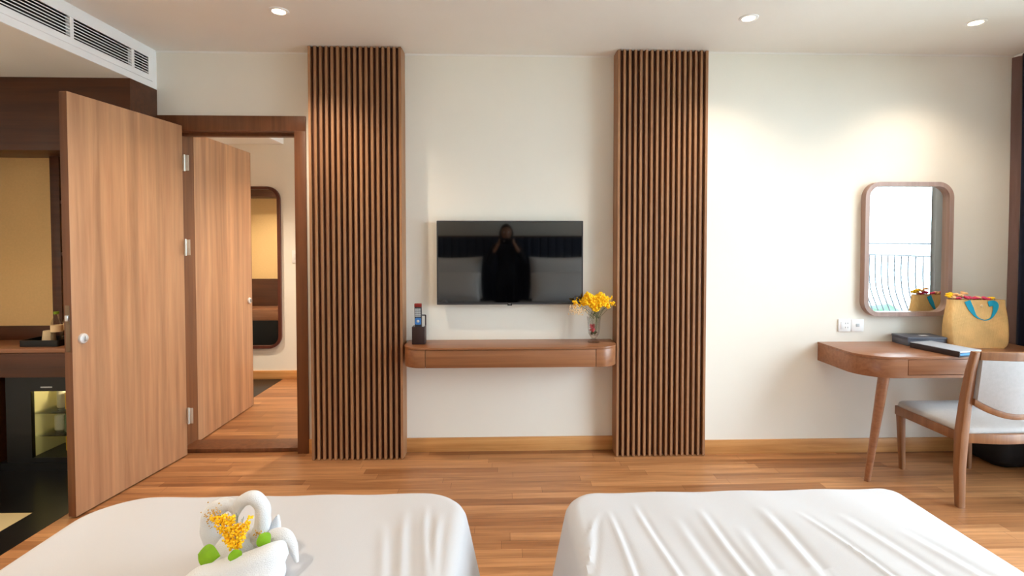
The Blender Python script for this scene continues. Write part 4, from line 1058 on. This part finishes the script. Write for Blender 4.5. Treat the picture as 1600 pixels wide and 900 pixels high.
# ---------------------------------------------------------------- photographer between the beds (shows as a dark reflection in the television)
def person():
    t = thing('person', 'person in dark clothes standing between the beds, holding up a phone, reflected in the television', 'person', (.03, -3.84, 0))
    px, py = .03, -3.83
    J = {}; E = []
    def j(n, x, y, z, r, ry=None): J[n] = ((px + x, py + y, z), (r, ry or r))
    j('pelvis', 0, 0, .90, .135, .105); j('waist', 0, .005, 1.05, .118, .09); j('chest', 0, 0, 1.22, .14, .10); j('uchest', 0, -.005, 1.33, .115, .085); j('neck', 0, .0, 1.43, .05); j('skull', 0, .015, 1.50, .052)
    E += [('pelvis', 'waist'), ('waist', 'chest'), ('chest', 'uchest'), ('uchest', 'neck'), ('neck', 'skull')]
    for s, q in ((-1, 'l'), (1, 'r')):
        j('hip' + q, s * .08, 0, .86, .088); j('thigh' + q, s * .070, .0, .68, .066); j('knee' + q, s * .07, .01, .48, .050); j('calf' + q, s * .07, -.005, .34, .048); j('ank' + q, s * .07, -.01, .09, .036); j('heel' + q, s * .07, -.02, .045, .034); j('toe' + q, s * .085, .13, .03, .028)
        E += [('pelvis', 'hip' + q), ('hip' + q, 'thigh' + q), ('thigh' + q, 'knee' + q), ('knee' + q, 'calf' + q), ('calf' + q, 'ank' + q), ('ank' + q, 'heel' + q), ('heel' + q, 'toe' + q)]
        j('sh' + q, s * .165, 0, 1.345, .058); j('uarm' + q, s * .21, .02, 1.25, .048); j('elb' + q, s * .245, .06, 1.13, .038); j('farm' + q, s * .20, .12, 1.25, .034); j('wr' + q, s * .125, .185, 1.375, .024); j('palm' + q, s * .105, .195, 1.42, .026)
        E += [('uchest', 'sh' + q), ('sh' + q, 'uarm' + q), ('uarm' + q, 'elb' + q), ('elb' + q, 'farm' + q), ('farm' + q, 'wr' + q), ('wr' + q, 'palm' + q)]
    names = list(J)
    def skin(verts, edges, rads, root=0):
        me = bpy.data.meshes.new('tmp'); me.from_pydata(verts, edges, []); o = bpy.data.objects.new('tmp', me); C.objects.link(o)
        md = o.modifiers.new('s', 'SKIN'); md.use_smooth_shade = True
        for i, r in enumerate(rads): me.skin_vertices[0].data[i].radius = r
        me.skin_vertices[0].data[root].use_root = True
        sb = o.modifiers.new('u', 'SUBSURF'); sb.levels = 2
        bpy.context.view_layer.update()
        m2 = bpy.data.meshes.new_from_object(o.evaluated_get(bpy.context.evaluated_depsgraph_get()))
        bpy.data.objects.remove(o); return m2
    bm = nb()
    m2 = skin([J[n][0] for n in names], [(names.index(a), names.index(b)) for a, b in E], [J[n][1] for n in names]); bm.from_mesh(m2)
    # fingers: four around the phone's edge plus thumb on its back, both hands
    for s, q in ((-1, 'l'), (1, 'r')):
        base = Vector(J['palm' + q][0])
        for k in range(4):
            z = base.z - .012 + k * .017; ln = (.058, .068, .072, .062)[k]
            vs = [(base.x, base.y, base.z), (base.x - s * .006, base.y + .022, z + .006), (base.x - s * .012, base.y + .022 + ln * .35, z + .012), (base.x - s * .026, base.y + .020 + ln * .45, z + .014)]
            bm.from_mesh(skin(vs, [(0, 1), (1, 2), (2, 3)], [(.011, .011), (.0092, .0092), (.0082, .0082), (.007, .007)]))
        vs = [(base.x, base.y - .005, base.z - .02), (base.x - s * .022, base.y - .012, base.z + .006), (base.x - s * .034, base.y + .004, base.z + .026)]
        bm.from_mesh(skin(vs, [(0, 1), (1, 2)], [(.013, .013), (.0105, .0105), (.008, .008)]))
    # head
    hc = Vector((px, py + .022, 1.555)); hb = nb(); ball(hb, (0, 0, 0), 1, 4)
    for v in hb.verts:
        c = v.co.copy(); jaw = max(0, -c.z)
        x = c.x * .076 * (1 - .30 * jaw ** 1.5); y = c.y * .098 * (1 - .12 * jaw) + .012 * jaw; z = c.z * .118
        fx = max(0, c.y)
        y -= .010 * fx * math.exp(-((abs(c.x) - .38) / .16) ** 2 - ((c.z - .08) / .12) ** 2)      # eye sockets
        y += .004 * fx * math.exp(-(c.x / .3) ** 2 - ((c.z + .52) / .08) ** 2)                       # lips
        y += .006 * fx * math.exp(-(c.x / .25) ** 2 - ((c.z + .85) / .12) ** 2)                      # chin
        v.co = hc + Vector((x, y, z))
    tmp = bpy.data.meshes.new('h'); hb.to_mesh(tmp); hb.free(); bm.from_mesh(tmp)
    nbm = nb(); tube(nbm, [hc + Vector((0, .088, .018)), hc + Vector((0, .104, -.012)), hc + Vector((0, .108, -.026)), hc + Vector((0, .09, -.034))], [.007, .010, .013, .010], 12)
    for s in (-1, 1): ball(nbm, hc + Vector((s * .077, -.005, -.005)), 1, 3, (.008, .019, .031))
    tmp = bpy.data.meshes.new('n'); nbm.to_mesh(tmp); nbm.free(); bm.from_mesh(tmp)
    me = bpy.data.meshes.new('body'); bm.to_mesh(me); bm.free(); me.materials.append(M['skin'])
    o = bpy.data.objects.new('tmpb', me); C.objects.link(o)
    rm = o.modifiers.new('r', 'REMESH'); rm.mode = 'VOXEL'; rm.voxel_size = .006; rm.use_smooth_shade = True
    smo = o.modifiers.new('sm', 'SMOOTH'); smo.factor = .5; smo.iterations = 2
    bpy.context.view_layer.update()
    me = bpy.data.meshes.new_from_object(o.evaluated_get(bpy.context.evaluated_depsgraph_get())); bpy.data.objects.remove(o)
    me.name = 'body'
    body = bpy.data.objects.new('body', me); C.objects.link(body); body.parent = t; body.matrix_parent_inverse = world_of(t).inverted()
    inv = Matrix.Identity(4)
    def shell(name, test, off, m):
        b2 = nb(); b2.from_mesh(me); b2.normal_update()
        bmesh.ops.delete(b2, geom=[f for f in b2.faces if not test(f.calc_center_median())], context='FACES')
        nr = {v: v.normal.copy() for v in b2.verts}
        for v in b2.verts: v.co += nr[v] * off
        bmesh.ops.solidify(b2, geom=b2.faces[:], thickness=off * .6)
        return obj(name, b2, m, body)
    arm_end = py + .168
    shell('shirt', lambda c: .93 < c.z < 1.415 and c.y < arm_end, .010, M['blackcloth'])
    shell('trousers', lambda c: .075 < c.z < .945, .008, M['jeans'])
    shell('shoe', lambda c: c.z < .085 and c.x < px, .008, M['black']); shell('shoe', lambda c: c.z < .085 and c.x > px, .008, M['black'])
    shell('hair', lambda c: c.z > 1.50 and (c.y - hc.y < .035 - (0.0 if c.z < 1.60 else -(c.z - 1.60) * 1.1)) and abs(c.x - px) < .12, .013, M['hair'])
    for s in (-1, 1):
        bm = nb(); ball(bm, hc + Vector((s * .029, .078, .010)), .0125, 3); obj('eye', bm, M['whitep'], body); bm = nb(); ball(bm, hc + Vector((s * .029, .0885, .010)), .0045, 2, (1, .6, 1)); obj('pupil', bm, M['black'], body)
    # phone
    ph = thing('phone', 'dark phone held up at eye level by the person between the beds', 'phone', (px - .03, -3.60, 1.44))
    bm = bx(px - .085, px + .085, -3.603, -3.594, 1.405, 1.482, .003); obj('phone_body', bm, M['black'], ph)
    bm = bx(px - .080, px + .080, -3.6045, -3.6032, 1.41, 1.477); obj('phone_screen', bm, M['screen'], ph)
    bm = nb(); lathe(bm, [(.009, 0), (.009, .003), (0, .003)], (px - .03, -3.594, 1.441), 18, 'Y'); obj('lens', bm, M['metal'], ph)
person()
